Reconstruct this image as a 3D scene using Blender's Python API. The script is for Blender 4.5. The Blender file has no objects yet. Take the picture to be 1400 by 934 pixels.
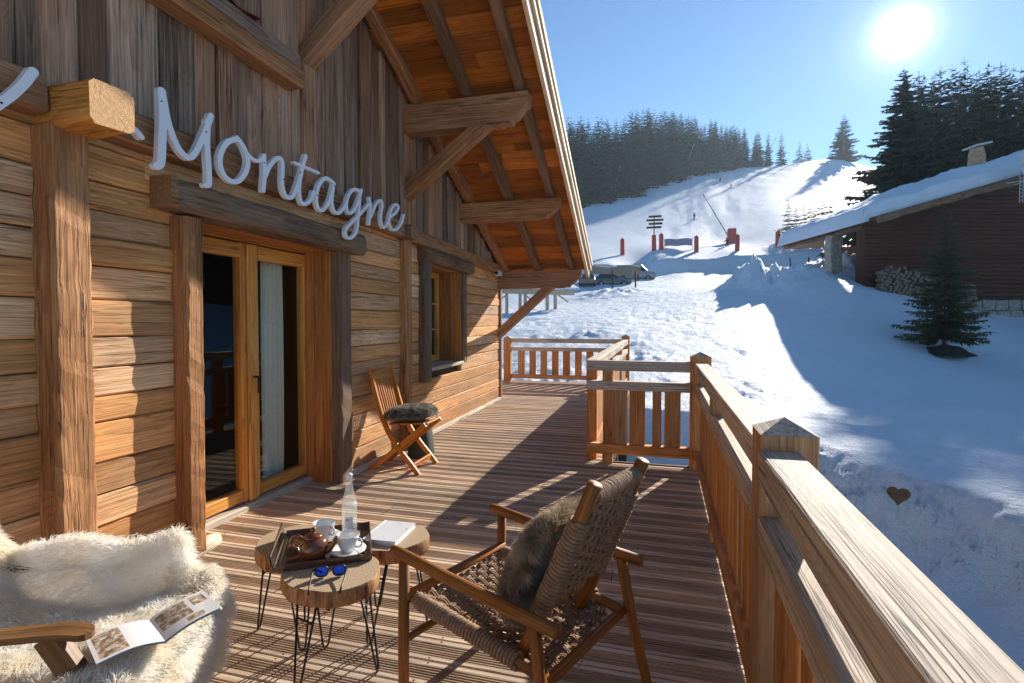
import bpy, math, random
import numpy as np
from mathutils import Vector, Matrix, Quaternion
R = math.radians
sc = bpy.context.scene
col = sc.collection
rng = random.Random(7)

# ---------------------------------------------------------------- helpers
def link(o, parent=None):
    col.objects.link(o)
    if parent is not None:
        o.parent = parent
    return o

def tag(o, label=None, cat=None, group=None, kind=None):
    if label: o['label'] = label
    if cat: o['category'] = cat
    if group: o['group'] = group
    if kind: o['kind'] = kind
    return o

def thing(name, label, cat, loc=(0, 0, 0), rz=0.0, group=None):
    o = bpy.data.objects.new(name, None)
    o.empty_display_size = .1
    o.location = loc
    o.rotation_euler = (0, 0, rz)
    link(o)
    return tag(o, label, cat, group)

def copy_tree(src, parent=None):
    c = src.copy()
    col.objects.link(c)
    if parent is not None:
        c.parent = parent
    for ch in list(src.children):
        copy_tree(ch, c)
    return c

class MB:
    """collects shapes; build() links them as one mesh object"""
    def __init__(self):
        self.v = []; self.f = []; self.g = []; self.r = []; self.s = []; self.m = []
    def add(self, verts, faces, gco=None, rnd=None, smooth=False, mi=0):
        b = len(self.v)
        if rnd is None: rnd = rng.random()
        self.v += [tuple(p) for p in verts]
        off = (rnd * 37.0, rnd * 11.3, rnd * 5.7)
        if gco is None: gco = verts
        self.g += [(p[0] + off[0], p[1] + off[1], p[2] + off[2]) for p in gco]
        self.r += [rnd] * len(verts)
        for f in faces:
            self.f.append(tuple(i + b for i in f))
            self.s.append(smooth); self.m.append(mi)
        return self
    def build(self, name, mat, parent=None):
        me = bpy.data.meshes.new(name)
        me.from_pydata(self.v, [], self.f)
        a = me.attributes.new('gco', 'FLOAT_VECTOR', 'POINT')
        a.data.foreach_set('vector', np.array(self.g, dtype=np.float32).ravel())
        a = me.attributes.new('rnd', 'FLOAT', 'POINT')
        a.data.foreach_set('value', np.array(self.r, dtype=np.float32))
        me.polygons.foreach_set('use_smooth', self.s)
        for m in (mat if isinstance(mat, (list, tuple)) else [mat]):
            me.materials.append(m)
        me.polygons.foreach_set('material_index', self.m)
        me.update()
        return link(bpy.data.objects.new(name, me), parent)
    # a straight timber with chamfered edges; grain along its length
    def beam(self, p0, p1, w, h, up=(0, 0, 1), ch=.006, seg=1, rough=0.0, rnd=None, w1=None, h1=None, smooth=False, mi=0, endmi=None):
        p0 = Vector(p0); p1 = Vector(p1); d = (p1 - p0); L = d.length; d.normalize()
        u = Vector(up); u = (u - d * u.dot(d)).normalized(); s = d.cross(u)
        ch = min(ch, w * .45, h * .45)
        vs = []; gs = []
        for k in range(seg + 1):
            t = k / seg
            ww = w + ((w1 if w1 is not None else w) - w) * t
            hh = h + ((h1 if h1 is not None else h) - h) * t
            a, b = ww / 2, hh / 2
            sec = [(-a + ch, -b), (a - ch, -b), (a, -b + ch), (a, b - ch), (a - ch, b), (-a + ch, b), (-a, b - ch), (-a, -b + ch)]
            for (x, y) in sec:
                if rough:
                    x += rng.uniform(-rough, rough); y += rng.uniform(-rough, rough)
                vs.append(p0 + d * (L * t) + s * x + u * y)
                gs.append((L * t, x, y))
        fs = []
        for k in range(seg):
            for i in range(8):
                j = (i + 1) % 8
                fs.append((k * 8 + i, k * 8 + j, k * 8 + 8 + j, k * 8 + 8 + i))
        ends = [tuple(range(7, -1, -1)), tuple(seg * 8 + i for i in range(8))]
        if endmi is None: fs += ends
        else:
            if rnd is None: rnd = rng.random()
            for e in ends:
                self.add([vs[i] for i in e], [tuple(range(8))], [gs[i] for i in e], 0.0, False, endmi)
        return self.add(vs, fs, gs, rnd, smooth, mi)
    def box(self, a, b, axis=0, ch=.004, **k):
        a = Vector(a); b = Vector(b)
        lo = Vector([min(a[i], b[i]) for i in range(3)]); hi = Vector([max(a[i], b[i]) for i in range(3)])
        c = (lo + hi) / 2; e = hi - lo
        p0 = c.copy(); p1 = c.copy(); p0[axis] = lo[axis]; p1[axis] = hi[axis]
        if axis == 0: return self.beam(p0, p1, e[1], e[2], (0, 0, 1), ch, **k)
        if axis == 1: return self.beam(p0, p1, e[0], e[2], (0, 0, 1), ch, **k)
        return self.beam(p0, p1, e[1], e[0], (1, 0, 0), ch, **k)
    def tube(self, pts, r, n=8, closed=False, rnd=None, cap=True, flat=1.0, mi=0):
        pts = [Vector(p) for p in pts]; N = len(pts)
        rs = r if isinstance(r, (list, tuple)) else [r] * N
        vs = []; gs = []; L = 0
        prev = None
        for k in range(N):
            if closed: t = pts[(k + 1) % N] - pts[k - 1]
            else: t = pts[min(k + 1, N - 1)] - pts[max(k - 1, 0)]
            t.normalize()
            if prev is None:
                a = Vector((0, 0, 1)) if abs(t.z) < .9 else Vector((1, 0, 0))
                s = t.cross(a).normalized()
            else:
                s = (prev - t * prev.dot(t)).normalized()
            prev = s; u = s.cross(t)
            if k: L += (pts[k] - pts[k - 1]).length
            for i in range(n):
                an = 2 * math.pi * i / n
                vs.append(pts[k] + (s * math.cos(an) + u * math.sin(an) * flat) * rs[k])
                gs.append((L, rs[k] * math.cos(an), rs[k] * math.sin(an)))
        fs = []
        for k in range(N if closed else N - 1):
            k2 = (k + 1) % N
            for i in range(n):
                j = (i + 1) % n
                fs.append((k * n + i, k * n + j, k2 * n + j, k2 * n + i))
        if not closed and cap:
            fs.append(tuple(range(n - 1, -1, -1)))
            fs.append(tuple((N - 1) * n + i for i in range(n)))
        return self.add(vs, fs, gs, rnd, True, mi)
    def lathe(self, prof, c=(0, 0, 0), n=24, rnd=None, smooth=True, mi=0, fn=None):
        c = Vector(c); vs = []; fs = []; m = len(prof)
        for i in range(n):
            an = 2 * math.pi * i / n
            k = fn(an) if fn else 1.0
            for (r, z) in prof:
                vs.append(c + Vector((r * k * math.cos(an), r * k * math.sin(an), z)))
        for i in range(n):
            j = (i + 1) % n
            for q in range(m - 1):
                fs.append((i * m + q, j * m + q, j * m + q + 1, i * m + q + 1))
        if prof[0][0] > 1e-5: fs.append(tuple(i * m for i in range(n - 1, -1, -1)))
        if prof[-1][0] > 1e-5: fs.append(tuple(i * m + m - 1 for i in range(n)))
        return self.add(vs, fs, None, rnd, smooth, mi)
    def grid(self, P, rnd=None, smooth=True, closed_u=False, gco=None, mi=0):
        nu = len(P); nv = len(P[0])
        vs = [p for row in P for p in row]; fs = []
        for i in range(nu if closed_u else nu - 1):
            i2 = (i + 1) % nu
            for j in range(nv - 1):
                fs.append((i * nv + j, i2 * nv + j, i2 * nv + j + 1, i * nv + j + 1))
        return self.add(vs, fs, gco, rnd, smooth, mi)
    def prism(self, pts, ext, rnd=None, mi=0):
        """a flat outline pushed along ext"""
        e = Vector(ext); n = len(pts); pts = [Vector(p) for p in pts]
        vs = pts + [p + e for p in pts]
        fs = [tuple(range(n)), tuple(range(2 * n - 1, n - 1, -1))]
        for i in range(n):
            j = (i + 1) % n
            fs.append((i, i + n, j + n, j))
        return self.add(vs, fs, None, rnd, False, mi)

def hair(name, roots, tips, mids, r, mat, parent=None):
    n = len(roots)
    hc = bpy.data.hair_curves.new(name)
    hc.add_curves([3] * n)
    P = np.stack([np.array(roots), np.array(mids), np.array(tips)], 1).astype(np.float32)
    hc.points.foreach_set('position', P.ravel()) if hasattr(hc.points[0], 'position') else None
    at = hc.attributes.get('position')
    at.data.foreach_set('vector', P.ravel())
    ra = hc.attributes.get('radius') or hc.attributes.new('radius', 'FLOAT', 'POINT')
    rr = np.tile(np.array([r, r * .75, r * .15], np.float32), n)
    ra.data.foreach_set('value', rr)
    hc.materials.append(mat)
    return link(bpy.data.objects.new(name, hc), parent)

# ---------------------------------------------------------------- materials
def newmat(name):
    m = bpy.data.materials.new(name); m.use_nodes = True
    nt = m.node_tree; nt.nodes.clear()
    out = nt.nodes.new('ShaderNodeOutputMaterial')
    b = nt.nodes.new('ShaderNodeBsdfPrincipled')
    nt.links.new(b.outputs[0], out.inputs[0])
    return m, nt, b
def N(nt, t, **k):
    n = nt.nodes.new(t)
    for a, v in k.items():
        if a.startswith('i_'): n.inputs[a[2:].replace('_', ' ')].default_value = v
        else: setattr(n, a, v)
    return n
def math_n(nt, op, a, b=None, c=None):
    n = nt.nodes.new('ShaderNodeMath'); n.operation = op
    for i, x in enumerate((a, b, c)):
        if x is None: continue
        if isinstance(x, (int, float)): n.inputs[i].default_value = x
        else: nt.links.new(x, n.inputs[i])
    return n.outputs[0]
def ramp(nt, fac, stops):
    n = nt.nodes.new('ShaderNodeValToRGB')
    e = n.color_ramp.elements
    while len(e) < len(stops): e.new(.5)
    for x, (p, c) in zip(e, stops):
        x.position = p; x.color = (c[0], c[1], c[2], 1) if not isinstance(c, (int, float)) else (c, c, c, 1)
    nt.links.new(fac, n.inputs[0])
    return n.outputs[0]
def mixc(nt, fac, a, b, mode='MIX'):
    n = nt.nodes.new('ShaderNodeMix'); n.data_type = 'RGBA'; n.blend_type = mode
    for sock, x in ((n.inputs[0], fac), (n.inputs[6], a), (n.inputs[7], b)):
        if isinstance(x, (int, float)): sock.default_value = x
        elif isinstance(x, tuple): sock.default_value = (x[0], x[1], x[2], 1)
        else: nt.links.new(x, sock)
    return n.outputs[2]
def gnoise(nt, vec, scale, sx=(1, 1, 1), detail=4, rough=.6, dist=0.0):
    mp = N(nt, 'ShaderNodeMapping'); mp.inputs['Scale'].default_value = sx
    nt.links.new(vec, mp.inputs[0])
    n = N(nt, 'ShaderNodeTexNoise'); n.inputs['Scale'].default_value = scale
    n.inputs['Detail'].default_value = detail; n.inputs['Roughness'].default_value = rough; n.inputs['Distortion'].default_value = dist
    nt.links.new(mp.outputs[0], n.inputs['Vector'])
    return n.outputs['Fac']

def wood(name, light, dark, tint2=None, grain=1.0, rings=26, bump=.5, vary=.5, rough=.7, knots=.5, tintamt=.8, spec=.3, sat=1.16, val=1.10, hue=.494, crack=1.0):
    """board grain in each board's own coordinates: light/dark growth rings, fibres, knots, board-to-board tone"""
    m, nt, b = newmat(name)
    at = N(nt, 'ShaderNodeAttribute', attribute_name='gco'); V = at.outputs['Vector']
    rn = N(nt, 'ShaderNodeAttribute', attribute_name='rnd').outputs['Fac']
    low = gnoise(nt, V, 1.0 * grain, (.30, 4.6, 4.6), 2, .35, .2)
    fib = gnoise(nt, V, 1.0 * grain, (1.7, 95, 95), 6, .72)
    blot = gnoise(nt, V, 1.3, (.9, 2.5, 2.5), 5, .62)
    blot2 = gnoise(nt, V, 1.0, (1.1, 5, 5), 3, .5)
    # knots: dark ovals with the growth rings flowing round them
    mp = N(nt, 'ShaderNodeMapping'); mp.inputs['Scale'].default_value = (1.9, 6.2, 6.2); nt.links.new(V, mp.inputs[0])
    vo = N(nt, 'ShaderNodeTexVoronoi'); vo.inputs['Scale'].default_value = 1.0; nt.links.new(mp.outputs[0], vo.inputs['Vector'])
    sep = N(nt, 'ShaderNodeSeparateColor'); nt.links.new(vo.outputs['Color'], sep.inputs[0])
    has = math_n(nt, 'LESS_THAN', sep.outputs[0], .26)
    kn = math_n(nt, 'MULTIPLY', has, ramp(nt, vo.outputs['Distance'], [(.04, 1), (.12, 0)]))
    swirl = math_n(nt, 'MULTIPLY', has, ramp(nt, vo.outputs['Distance'], [(.0, 1), (.18, .55), (.42, 0)]))
    fld = math_n(nt, 'ADD', math_n(nt, 'MULTIPLY', low, rings * 1.15), math_n(nt, 'MULTIPLY', swirl, 6.0))
    fld = math_n(nt, 'ADD', fld, math_n(nt, 'MULTIPLY', fib, .55))
    fr = math_n(nt, 'FRACT', fld)
    ring = ramp(nt, fr, [(0.0, .95), (.10, .8), (.62, .45), (.90, .0), (1.0, .9)])
    crk = gnoise(nt, V, 1.0, (.8, 34, 34), 3, .55, .3)
    crk = ramp(nt, math_n(nt, 'ABSOLUTE', math_n(nt, 'SUBTRACT', crk, .5)), [(.0, 1), (.022 * crack, 0)])
    crk = math_n(nt, 'MULTIPLY', crk, ramp(nt, gnoise(nt, V, 1.0, (1.2, 9, 9), 2, .5), [(.42, 0), (.6, 1)]))
    t = math_n(nt, 'ADD', math_n(nt, 'MULTIPLY', ring, math_n(nt, 'MULTIPLY_ADD', ramp(nt, blot2, [(.38, 0), (.62, 1)]), .28, .10)), math_n(nt, 'MULTIPLY_ADD', fib, 1.75, -.42))
    c = ramp(nt, t, [(.22, dark), (.62, tuple((light[i] + dark[i]) / 2 * 1.05 for i in range(3))), (.95, light)])
    if tint2:
        f = math_n(nt, 'MULTIPLY', ramp(nt, math_n(nt, 'ADD', math_n(nt, 'MULTIPLY', rn, .6), math_n(nt, 'MULTIPLY', blot, .5)), [(.35, 0), (.7, 1)]), tintamt)
        lum = ramp(nt, t, [(.2, tuple(x * .38 for x in tint2)), (.95, tint2)])
        c = mixc(nt, f, c, lum)
    # board to board brightness
    wn = N(nt, 'ShaderNodeTexWhiteNoise', noise_dimensions='1D'); nt.links.new(math_n(nt, 'MULTIPLY', rn, 917.0), wn.inputs['W'])
    k = math_n(nt, 'MULTIPLY_ADD', wn.outputs['Value'], vary, 1 - vary * .55)
    k = math_n(nt, 'MULTIPLY', k, math_n(nt, 'MULTIPLY_ADD', blot, 1.0, .5))
    k = math_n(nt, 'MULTIPLY', k, math_n(nt, 'MULTIPLY_ADD', kn, -knots, 1.0))
    k = math_n(nt, 'MULTIPLY', k, math_n(nt, 'MULTIPLY_ADD', crk, -.5 - .2 * crack, 1.0))
    cc = N(nt, 'ShaderNodeCombineXYZ')
    for i in range(3): nt.links.new(k, cc.inputs[i])
    c = mixc(nt, 1.0, c, cc.outputs[0], 'MULTIPLY')
    hs = N(nt, 'ShaderNodeHueSaturation'); hs.inputs['Saturation'].default_value = sat; hs.inputs['Hue'].default_value = hue; hs.inputs['Value'].default_value = val
    nt.links.new(c, hs.inputs['Color']); nt.links.new(hs.outputs[0], b.inputs['Base Color'])
    b.inputs['Roughness'].default_value = rough
    b.inputs['Specular IOR Level'].default_value = spec
    hsum = math_n(nt, 'ADD', math_n(nt, 'MULTIPLY', fib, .9), math_n(nt, 'MULTIPLY', ring, .14))
    hsum = math_n(nt, 'ADD', hsum, math_n(nt, 'MULTIPLY', kn, -.6))
    hsum = math_n(nt, 'ADD', hsum, math_n(nt, 'MULTIPLY', crk, -.7))
    bp = N(nt, 'ShaderNodeBump'); bp.inputs['Strength'].default_value = bump; bp.inputs['Distance'].default_value = .006
    nt.links.new(hsum, bp.inputs['Height']); nt.links.new(bp.outputs[0], b.inputs['Normal'])
    return m

def end_grain(name, light, dark):
    m, nt, b = newmat(name)
    at = N(nt, 'ShaderNodeAttribute', attribute_name='gco'); mp = N(nt, 'ShaderNodeMapping'); mp.inputs['Scale'].default_value = (0, 1, 1); nt.links.new(at.outputs['Vector'], mp.inputs[0])
    V = mp.outputs[0]
    ns = gnoise(nt, V, 16, (1, 1, 1), 4, .6)
    ofs = N(nt, 'ShaderNodeVectorMath', operation='ADD'); ofs.inputs[1].default_value = (0, .012, -.02); nt.links.new(V, ofs.inputs[0])
    ln = N(nt, 'ShaderNodeVectorMath', operation='LENGTH'); nt.links.new(ofs.outputs[0], ln.inputs[0])
    d = math_n(nt, 'ADD', ln.outputs['Value'], math_n(nt, 'MULTIPLY', ns, .03))
    rg = math_n(nt, 'MULTIPLY_ADD', math_n(nt, 'SINE', math_n(nt, 'MULTIPLY', d, 700)), .5, .5)
    sp = N(nt, 'ShaderNodeSeparateXYZ'); nt.links.new(ofs.outputs[0], sp.inputs[0])
    an = math_n(nt, 'ARCTAN2', sp.outputs[1], sp.outputs[2])
    rad = gnoise(nt, V, 55, (1, 1, 1), 4, .6)
    ck = math_n(nt, 'ABSOLUTE', math_n(nt, 'SINE', math_n(nt, 'MULTIPLY_ADD', an, 1.5, math_n(nt, 'MULTIPLY', ns, 2.2))))
    ck = ramp(nt, ck, [(0, 1), (.035, 0)])
    t = math_n(nt, 'ADD', math_n(nt, 'MULTIPLY', rg, .3), math_n(nt, 'MULTIPLY', rad, .8))
    c = ramp(nt, t, [(.25, dark), (.8, light)])
    c = mixc(nt, math_n(nt, 'MULTIPLY', ck, .75), c, tuple(x * .25 for x in dark))
    nt.links.new(c, b.inputs['Base Color']); b.inputs['Roughness'].default_value = .8
    bp = N(nt, 'ShaderNodeBump'); bp.inputs['Strength'].default_value = .5; bp.inputs['Distance'].default_value = .006
    nt.links.new(math_n(nt, 'SUBTRACT', rad, ck), bp.inputs['Height']); nt.links.new(bp.outputs[0], b.inputs['Normal'])
    return m
def plain(name, c, rough=.6, metal=0.0, spec=.5, noise=.15, nscale=12.0, bump=0.0, coat=0.0, trans=0.0, ior=1.45):
    m, nt, b = newmat(name)
    tc = N(nt, 'ShaderNodeTexCoord')
    n = gnoise(nt, tc.outputs['Object'], nscale, (1, 1, 1), 5, .6)
    col_ = ramp(nt, n, [(.25, tuple(x * (1 - noise) for x in c)), (.75, tuple(min(1, x * (1 + noise)) for x in c))])
    nt.links.new(col_, b.inputs['Base Color'])
    b.inputs['Roughness'].default_value = rough; b.inputs['Metallic'].default_value = metal
    b.inputs['Specular IOR Level'].default_value = spec; b.inputs['Coat Weight'].default_value = coat
    b.inputs['Transmission Weight'].default_value = trans; b.inputs['IOR'].default_value = ior
    if bump:
        bp = N(nt, 'ShaderNodeBump'); bp.inputs['Strength'].default_value = bump; bp.inputs['Distance'].default_value = .01
        nt.links.new(n, bp.inputs['Height']); nt.links.new(bp.outputs[0], b.inputs['Normal'])
    return m

M = {}
M['siding'] = wood('weathered_siding', (.82, .60, .39), (.33, .19, .10), (.76, .42, .19), rings=34, bump=.6, vary=.6)
M['cladding'] = wood('gable_boards', (.52, .38, .27), (.13, .078, .047), (.44, .23, .11), rings=32, bump=.75, vary=.95, sat=1.02, hue=.491, crack=1.5)
M['timber'] = wood('old_timber', (.56, .30, .14), (.12, .045, .016), (.44, .28, .17), rings=26, bump=1.0, vary=.3, crack=1.6)
M['darktimber'] = wood('dark_old_timber', (.30, .19, .115), (.06, .034, .02), (.24, .17, .12), rings=26, bump=.95, vary=.35)
M['beam'] = wood('beam_timber', (.55, .32, .175), (.16, .075, .033), (.42, .27, .17), rings=30, bump=.8, vary=.3, crack=1.3)
M['newbeam'] = wood('new_beam_end', (.66, .39, .17), (.34, .165, .055), rings=20, bump=.6, vary=.2)
M['endgrain'] = end_grain('sawn_end_grain', (.68, .42, .20), (.44, .22, .085))
M['endgrain_dark'] = end_grain('old_end_grain', (.36, .19, .085), (.15, .07, .03))
M['soffit'] = wood('soffit_boards', (.62, .29, .115), (.20, .075, .026), (.48, .20, .075), rings=24, bump=.5, vary=.8, knots=.8)
M['rail'] = wood('larch_rail', (.72, .42, .21), (.36, .165, .066), (.62, .42, .26), rings=28, bump=.4, vary=.25, knots=.7)
M['railtop'] = wood('bleached_larch', (.74, .61, .47), (.30, .215, .145), (.66, .58, .48), sat=1.0, crack=1.5, rings=28, bump=.55, vary=.15, knots=.6)
M['deck'] = wood('deck_boards', (.78, .58, .42), (.44, .29, .19), (.74, .57, .44), sat=.95, hue=.506, rings=20, bump=.35, vary=.4, rough=.6, knots=.6)
M['groove'] = wood('deck_grooves', (.60, .41, .275), (.33, .21, .135), (.52, .37, .27), sat=.95, hue=.506, rings=16, bump=.3, vary=.4, rough=.7)
M['oak'] = wood('door_oak', (.74, .44, .19), (.42, .21, .075), rings=26, bump=.25, vary=.15, rough=.45, knots=.4)
M['jamb'] = wood('jamb_boards', (.56, .30, .14), (.22, .10, .04), rings=26, bump=.35, vary=.35)
M['teak'] = wood('chair_teak', (.64, .32, .125), (.30, .125, .043), rings=20, bump=.25, vary=.2, rough=.5, knots=.2)
M['chairwood'] = wood('armchair_frame_wood', (.40, .20, .085), (.14, .06, .023), rings=18, bump=.35, vary=.2, rough=.5, knots=.3)
M['bentwood'] = wood('bent_armrest_wood', (.22, .13, .065), (.08, .045, .022), rings=16, bump=.2, vary=.1, rough=.4, knots=.2)
M['sill'] = wood('grey_sill', (.62, .54, .44), (.32, .26, .19), sat=.95, hue=.506, rings=20, bump=.5, vary=.1)
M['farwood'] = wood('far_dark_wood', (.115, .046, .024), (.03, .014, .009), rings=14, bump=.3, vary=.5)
M['cord'] = plain('woven_cord', (.31, .195, .115), .8, noise=.35, nscale=40, bump=.3)
M['white'] = plain('white_lacquer', (.78, .80, .84), .35, noise=.02)
M['porcelain'] = plain('porcelain', (.80, .80, .79), .12, noise=.02, coat=.4)
M['teapot'] = plain('brown_glaze', (.17, .052, .018), .12, noise=.25, coat=.8)
M['steel'] = plain('black_steel', (.035, .03, .028), .45, metal=.6, noise=.2)
M['chrome'] = plain('polished_steel', (.62, .60, .55), .12, metal=1.0, noise=.05)
M['tray'] = plain('lacquered_tray', (.10, .04, .022), .14, noise=.35, coat=.7)
M['redpad'] = plain('red_padding', (.50, .075, .05), .6, noise=.15)
M['orange'] = plain('orange_net', (.72, .27, .18), .8, noise=.2)
M['banner'] = plain('banner_cloth', (.22, .24, .36), .8, noise=.5, nscale=3)
M['lance'] = plain('lance_metal', (.42, .42, .42), .5, metal=.5)
M['black'] = plain('black_plastic', (.015, .015, .016), .4)
M['darkcloth'] = plain('dark_jacket', (.02, .022, .03), .8)
M['skin'] = plain('skin', (.5, .3, .22), .6)
M['vanpaint'] = plain('grey_van_paint', (.30, .32, .34), .25, noise=.04, coat=.6)
M['darkpaint'] = plain('dark_car_paint', (.035, .04, .055), .2, noise=.04, coat=.8)
M['brownpaint'] = plain('brown_car_paint', (.14, .07, .05), .3, noise=.1, coat=.6)
M['carglass'] = plain('car_glass', (.02, .025, .03), .08, noise=.02)
M['tyre'] = plain('tyre', (.02, .02, .02), .8)
M['stone'] = plain('rough_stone', (.30, .27, .23), .9, noise=.55, nscale=6, bump=.8)
M['chimney'] = plain('chimney_stone', (.42, .27, .17), .9, noise=.4, nscale=4, bump=.6)
M['soil'] = plain('dark_soil', (.035, .026, .02), 1.0, noise=.4, nscale=8, bump=.8)
M['dish'] = plain('grey_dish', (.55, .55, .56), .5, noise=.05)
M['logend'] = plain('split_log', (.20, .145, .10), .9, noise=.5, nscale=9, bump=.4)
M['shelter'] = plain('tan_shelter', (.36, .26, .18), .9, noise=.3, nscale=2)
M['paper'] = plain('paper_pages', (.78, .78, .77), .4, noise=.02)
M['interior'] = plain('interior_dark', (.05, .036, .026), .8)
M['canvas'] = plain('grey_green_canvas', (.20, .21, .17), .9, noise=.2, nscale=60)
M['curtain'] = plain('linen_curtain', (.78, .77, .66), .9, noise=.08, nscale=30)
M['cushback'] = plain('grey_felt', (.10, .095, .085), .95, noise=.3, nscale=50)
M['cushgreen'] = plain('dark_green_felt', (.055, .065, .05), .95, noise=.3, nscale=50)
M['bag'] = plain('dark_bag', (.03, .035, .03), .8, noise=.3, nscale=20, bump=.3)
M['redcloth'] = plain('red_cloth', (.33, .05, .04), .9, noise=.4, nscale=30)
M['cream'] = plain('pale_shed_wood', (.48, .37, .26), .8, noise=.25, nscale=5)
M['roofedge'] = wood('bleached_barge_board', (.82, .68, .50), (.52, .38, .25), rings=12, bump=.3, vary=.1)
M['shingle'] = wood('shingle', (.30, .20, .14), (.12, .07, .045), rings=12, bump=.4, vary=.5)

def fur_mat(name, c1, c2, scale=9.0, thin=.3):
    m, nt, b = newmat(name)
    tc = N(nt, 'ShaderNodeTexCoord')
    n = gnoise(nt, tc.outputs['Object'], scale, (1, 1, 1), 4, .6)
    nt.links.new(ramp(nt, n, [(.36, c1), (.62, c2)]), b.inputs['Base Color'])
    b.inputs['Roughness'].default_value = .7
    b.inputs['Specular IOR Level'].default_value = .25
    src = [l.from_socket for l in nt.links if l.to_node == b][0]
    tl = N(nt, 'ShaderNodeBsdfTranslucent'); nt.links.new(src, tl.inputs[0])
    mx = N(nt, 'ShaderNodeMixShader'); mx.inputs[0].default_value = thin
    out = [n for n in nt.nodes if n.type == 'OUTPUT_MATERIAL'][0]
    nt.links.new(b.outputs[0], mx.inputs[1]); nt.links.new(tl.outputs[0], mx.inputs[2]); nt.links.new(mx.outputs[0], out.inputs[0])
    return m
M['fleece'] = fur_mat('white_fleece', (.93, .86, .73), (.97, .95, .91), 7, .45)
M['furbrown'] = fur_mat('brown_fur', (.26, .19, .13), (.66, .54, .40), 14)
M['furgrey'] = fur_mat('grey_fur', (.12, .11, .09), (.50, .46, .38), 18)

def glass_mat(name, tint=(1, 1, 1), rough=0.0, ior=1.5, caustic_white=0.0):
    """window glass: clear with a Fresnel reflection"""
    m = bpy.data.materials.new(name); m.use_nodes = True
    nt = m.node_tree; nt.nodes.clear()
    out = N(nt, 'ShaderNodeOutputMaterial'); mx = N(nt, 'ShaderNodeMixShader')
    tr = N(nt, 'ShaderNodeBsdfTransparent'); tr.inputs[0].default_value = (*tint, 1)
    gl = N(nt, 'ShaderNodeBsdfGlossy'); gl.inputs['Roughness'].default_value = rough; gl.inputs[0].default_value = (.9, .9, .9, 1)
    fr = N(nt, 'ShaderNodeFresnel'); gm = N(nt, 'ShaderNodeNewGeometry'); nt.links.new(math_n(nt, 'MULTIPLY_ADD', gm.outputs['Backfacing'], 1 / ior - ior, ior), fr.inputs[0])
    nt.links.new(fr.outputs[0], mx.inputs[0]); nt.links.new(tr.outputs[0], mx.inputs[1]); nt.links.new(gl.outputs[0], mx.inputs[2])
    last = mx.outputs[0]
    if caustic_white:  # clear bottle: mixed-in white scatter stands in for its bright refracted light
        df = N(nt, 'ShaderNodeBsdfTranslucent'); df.inputs[0].default_value = (.9, .93, .95, 1); d2 = N(nt, 'ShaderNodeBsdfDiffuse'); d2.inputs[0].default_value = (.9, .93, .95, 1)
        m1 = N(nt, 'ShaderNodeMixShader'); nt.links.new(df.outputs[0], m1.inputs[1]); nt.links.new(d2.outputs[0], m1.inputs[2])
        m2 = N(nt, 'ShaderNodeMixShader'); m2.inputs[0].default_value = caustic_white; nt.links.new(last, m2.inputs[1]); nt.links.new(m1.outputs[0], m2.inputs[2]); last = m2.outputs[0]
    nt.links.new(last, out.inputs[0])
    return m
M['pane'] = glass_mat('window_glass', (.93, .95, .94), 0.0, 1.4)
M['bottleglass'] = glass_mat('bottle_glass', (.97, .985, .98), 0.0, 1.45, .13)

def lens_mat():
    m, nt, b = newmat('blue_mirror_lens')
    b.inputs['Base Color'].default_value = (.025, .06, .42, 1); b.inputs['Metallic'].default_value = .9; b.inputs['Roughness'].default_value = .08
    return m
M['lens'] = lens_mat()

def slab_top():
    m, nt, b = newmat('slab_cut_face')
    tc = N(nt, 'ShaderNodeTexCoord'); V = tc.outputs['Object']
    ns = gnoise(nt, V, 6, (1, 1, 0), 3, .5)
    mp = N(nt, 'ShaderNodeMapping'); mp.inputs['Scale'].default_value = (1, 1, 0); nt.links.new(V, mp.inputs[0])
    ln = N(nt, 'ShaderNodeVectorMath', operation='LENGTH'); nt.links.new(mp.outputs[0], ln.inputs[0])
    d = math_n(nt, 'ADD', ln.outputs['Value'], math_n(nt, 'MULTIPLY', ns, .06))
    rg = math_n(nt, 'MULTIPLY_ADD', math_n(nt, 'SINE', math_n(nt, 'MULTIPLY', d, 520)), .5, .5)
    fine = gnoise(nt, V, 90, (1, 1, 1), 4, .6)
    t = math_n(nt, 'ADD', math_n(nt, 'MULTIPLY', rg, .35), math_n(nt, 'MULTIPLY', fine, .6))
    c = ramp(nt, t, [(.2, (.36, .25, .15)), (.8, (.56, .43, .29))])
    c = mixc(nt, ramp(nt, d, [(.04, .5), (.1, 0)]), c, (.36, .22, .11))
    nt.links.new(c, b.inputs['Base Color']); b.inputs['Roughness'].default_value = .55
    return m
M['slab'] = slab_top()
def bark():
    m, nt, b = newmat('stripped_bark_edge')
    tc = N(nt, 'ShaderNodeTexCoord'); V = tc.outputs['Object']
    n1 = gnoise(nt, V, 46, (1, 1, .16), 5, .7); n2 = gnoise(nt, V, 11, (1, 1, .6), 3, .6)
    c = ramp(nt, n1, [(.36, (.07, .022, .010)), (.48, (.30, .11, .04)), (.64, (.55, .28, .11))])
    c = mixc(nt, ramp(nt, n2, [(.4, 0), (.65, .7)]), c, (.45, .24, .09))
    nt.links.new(c, b.inputs['Base Color']); b.inputs['Roughness'].default_value = .7
    bp = N(nt, 'ShaderNodeBump'); bp.inputs['Strength'].default_value = .5; bp.inputs['Distance'].default_value = .01
    nt.links.new(n1, bp.inputs['Height']); nt.links.new(bp.outputs[0], b.inputs['Normal'])
    return m
M['bark'] = bark()

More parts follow.
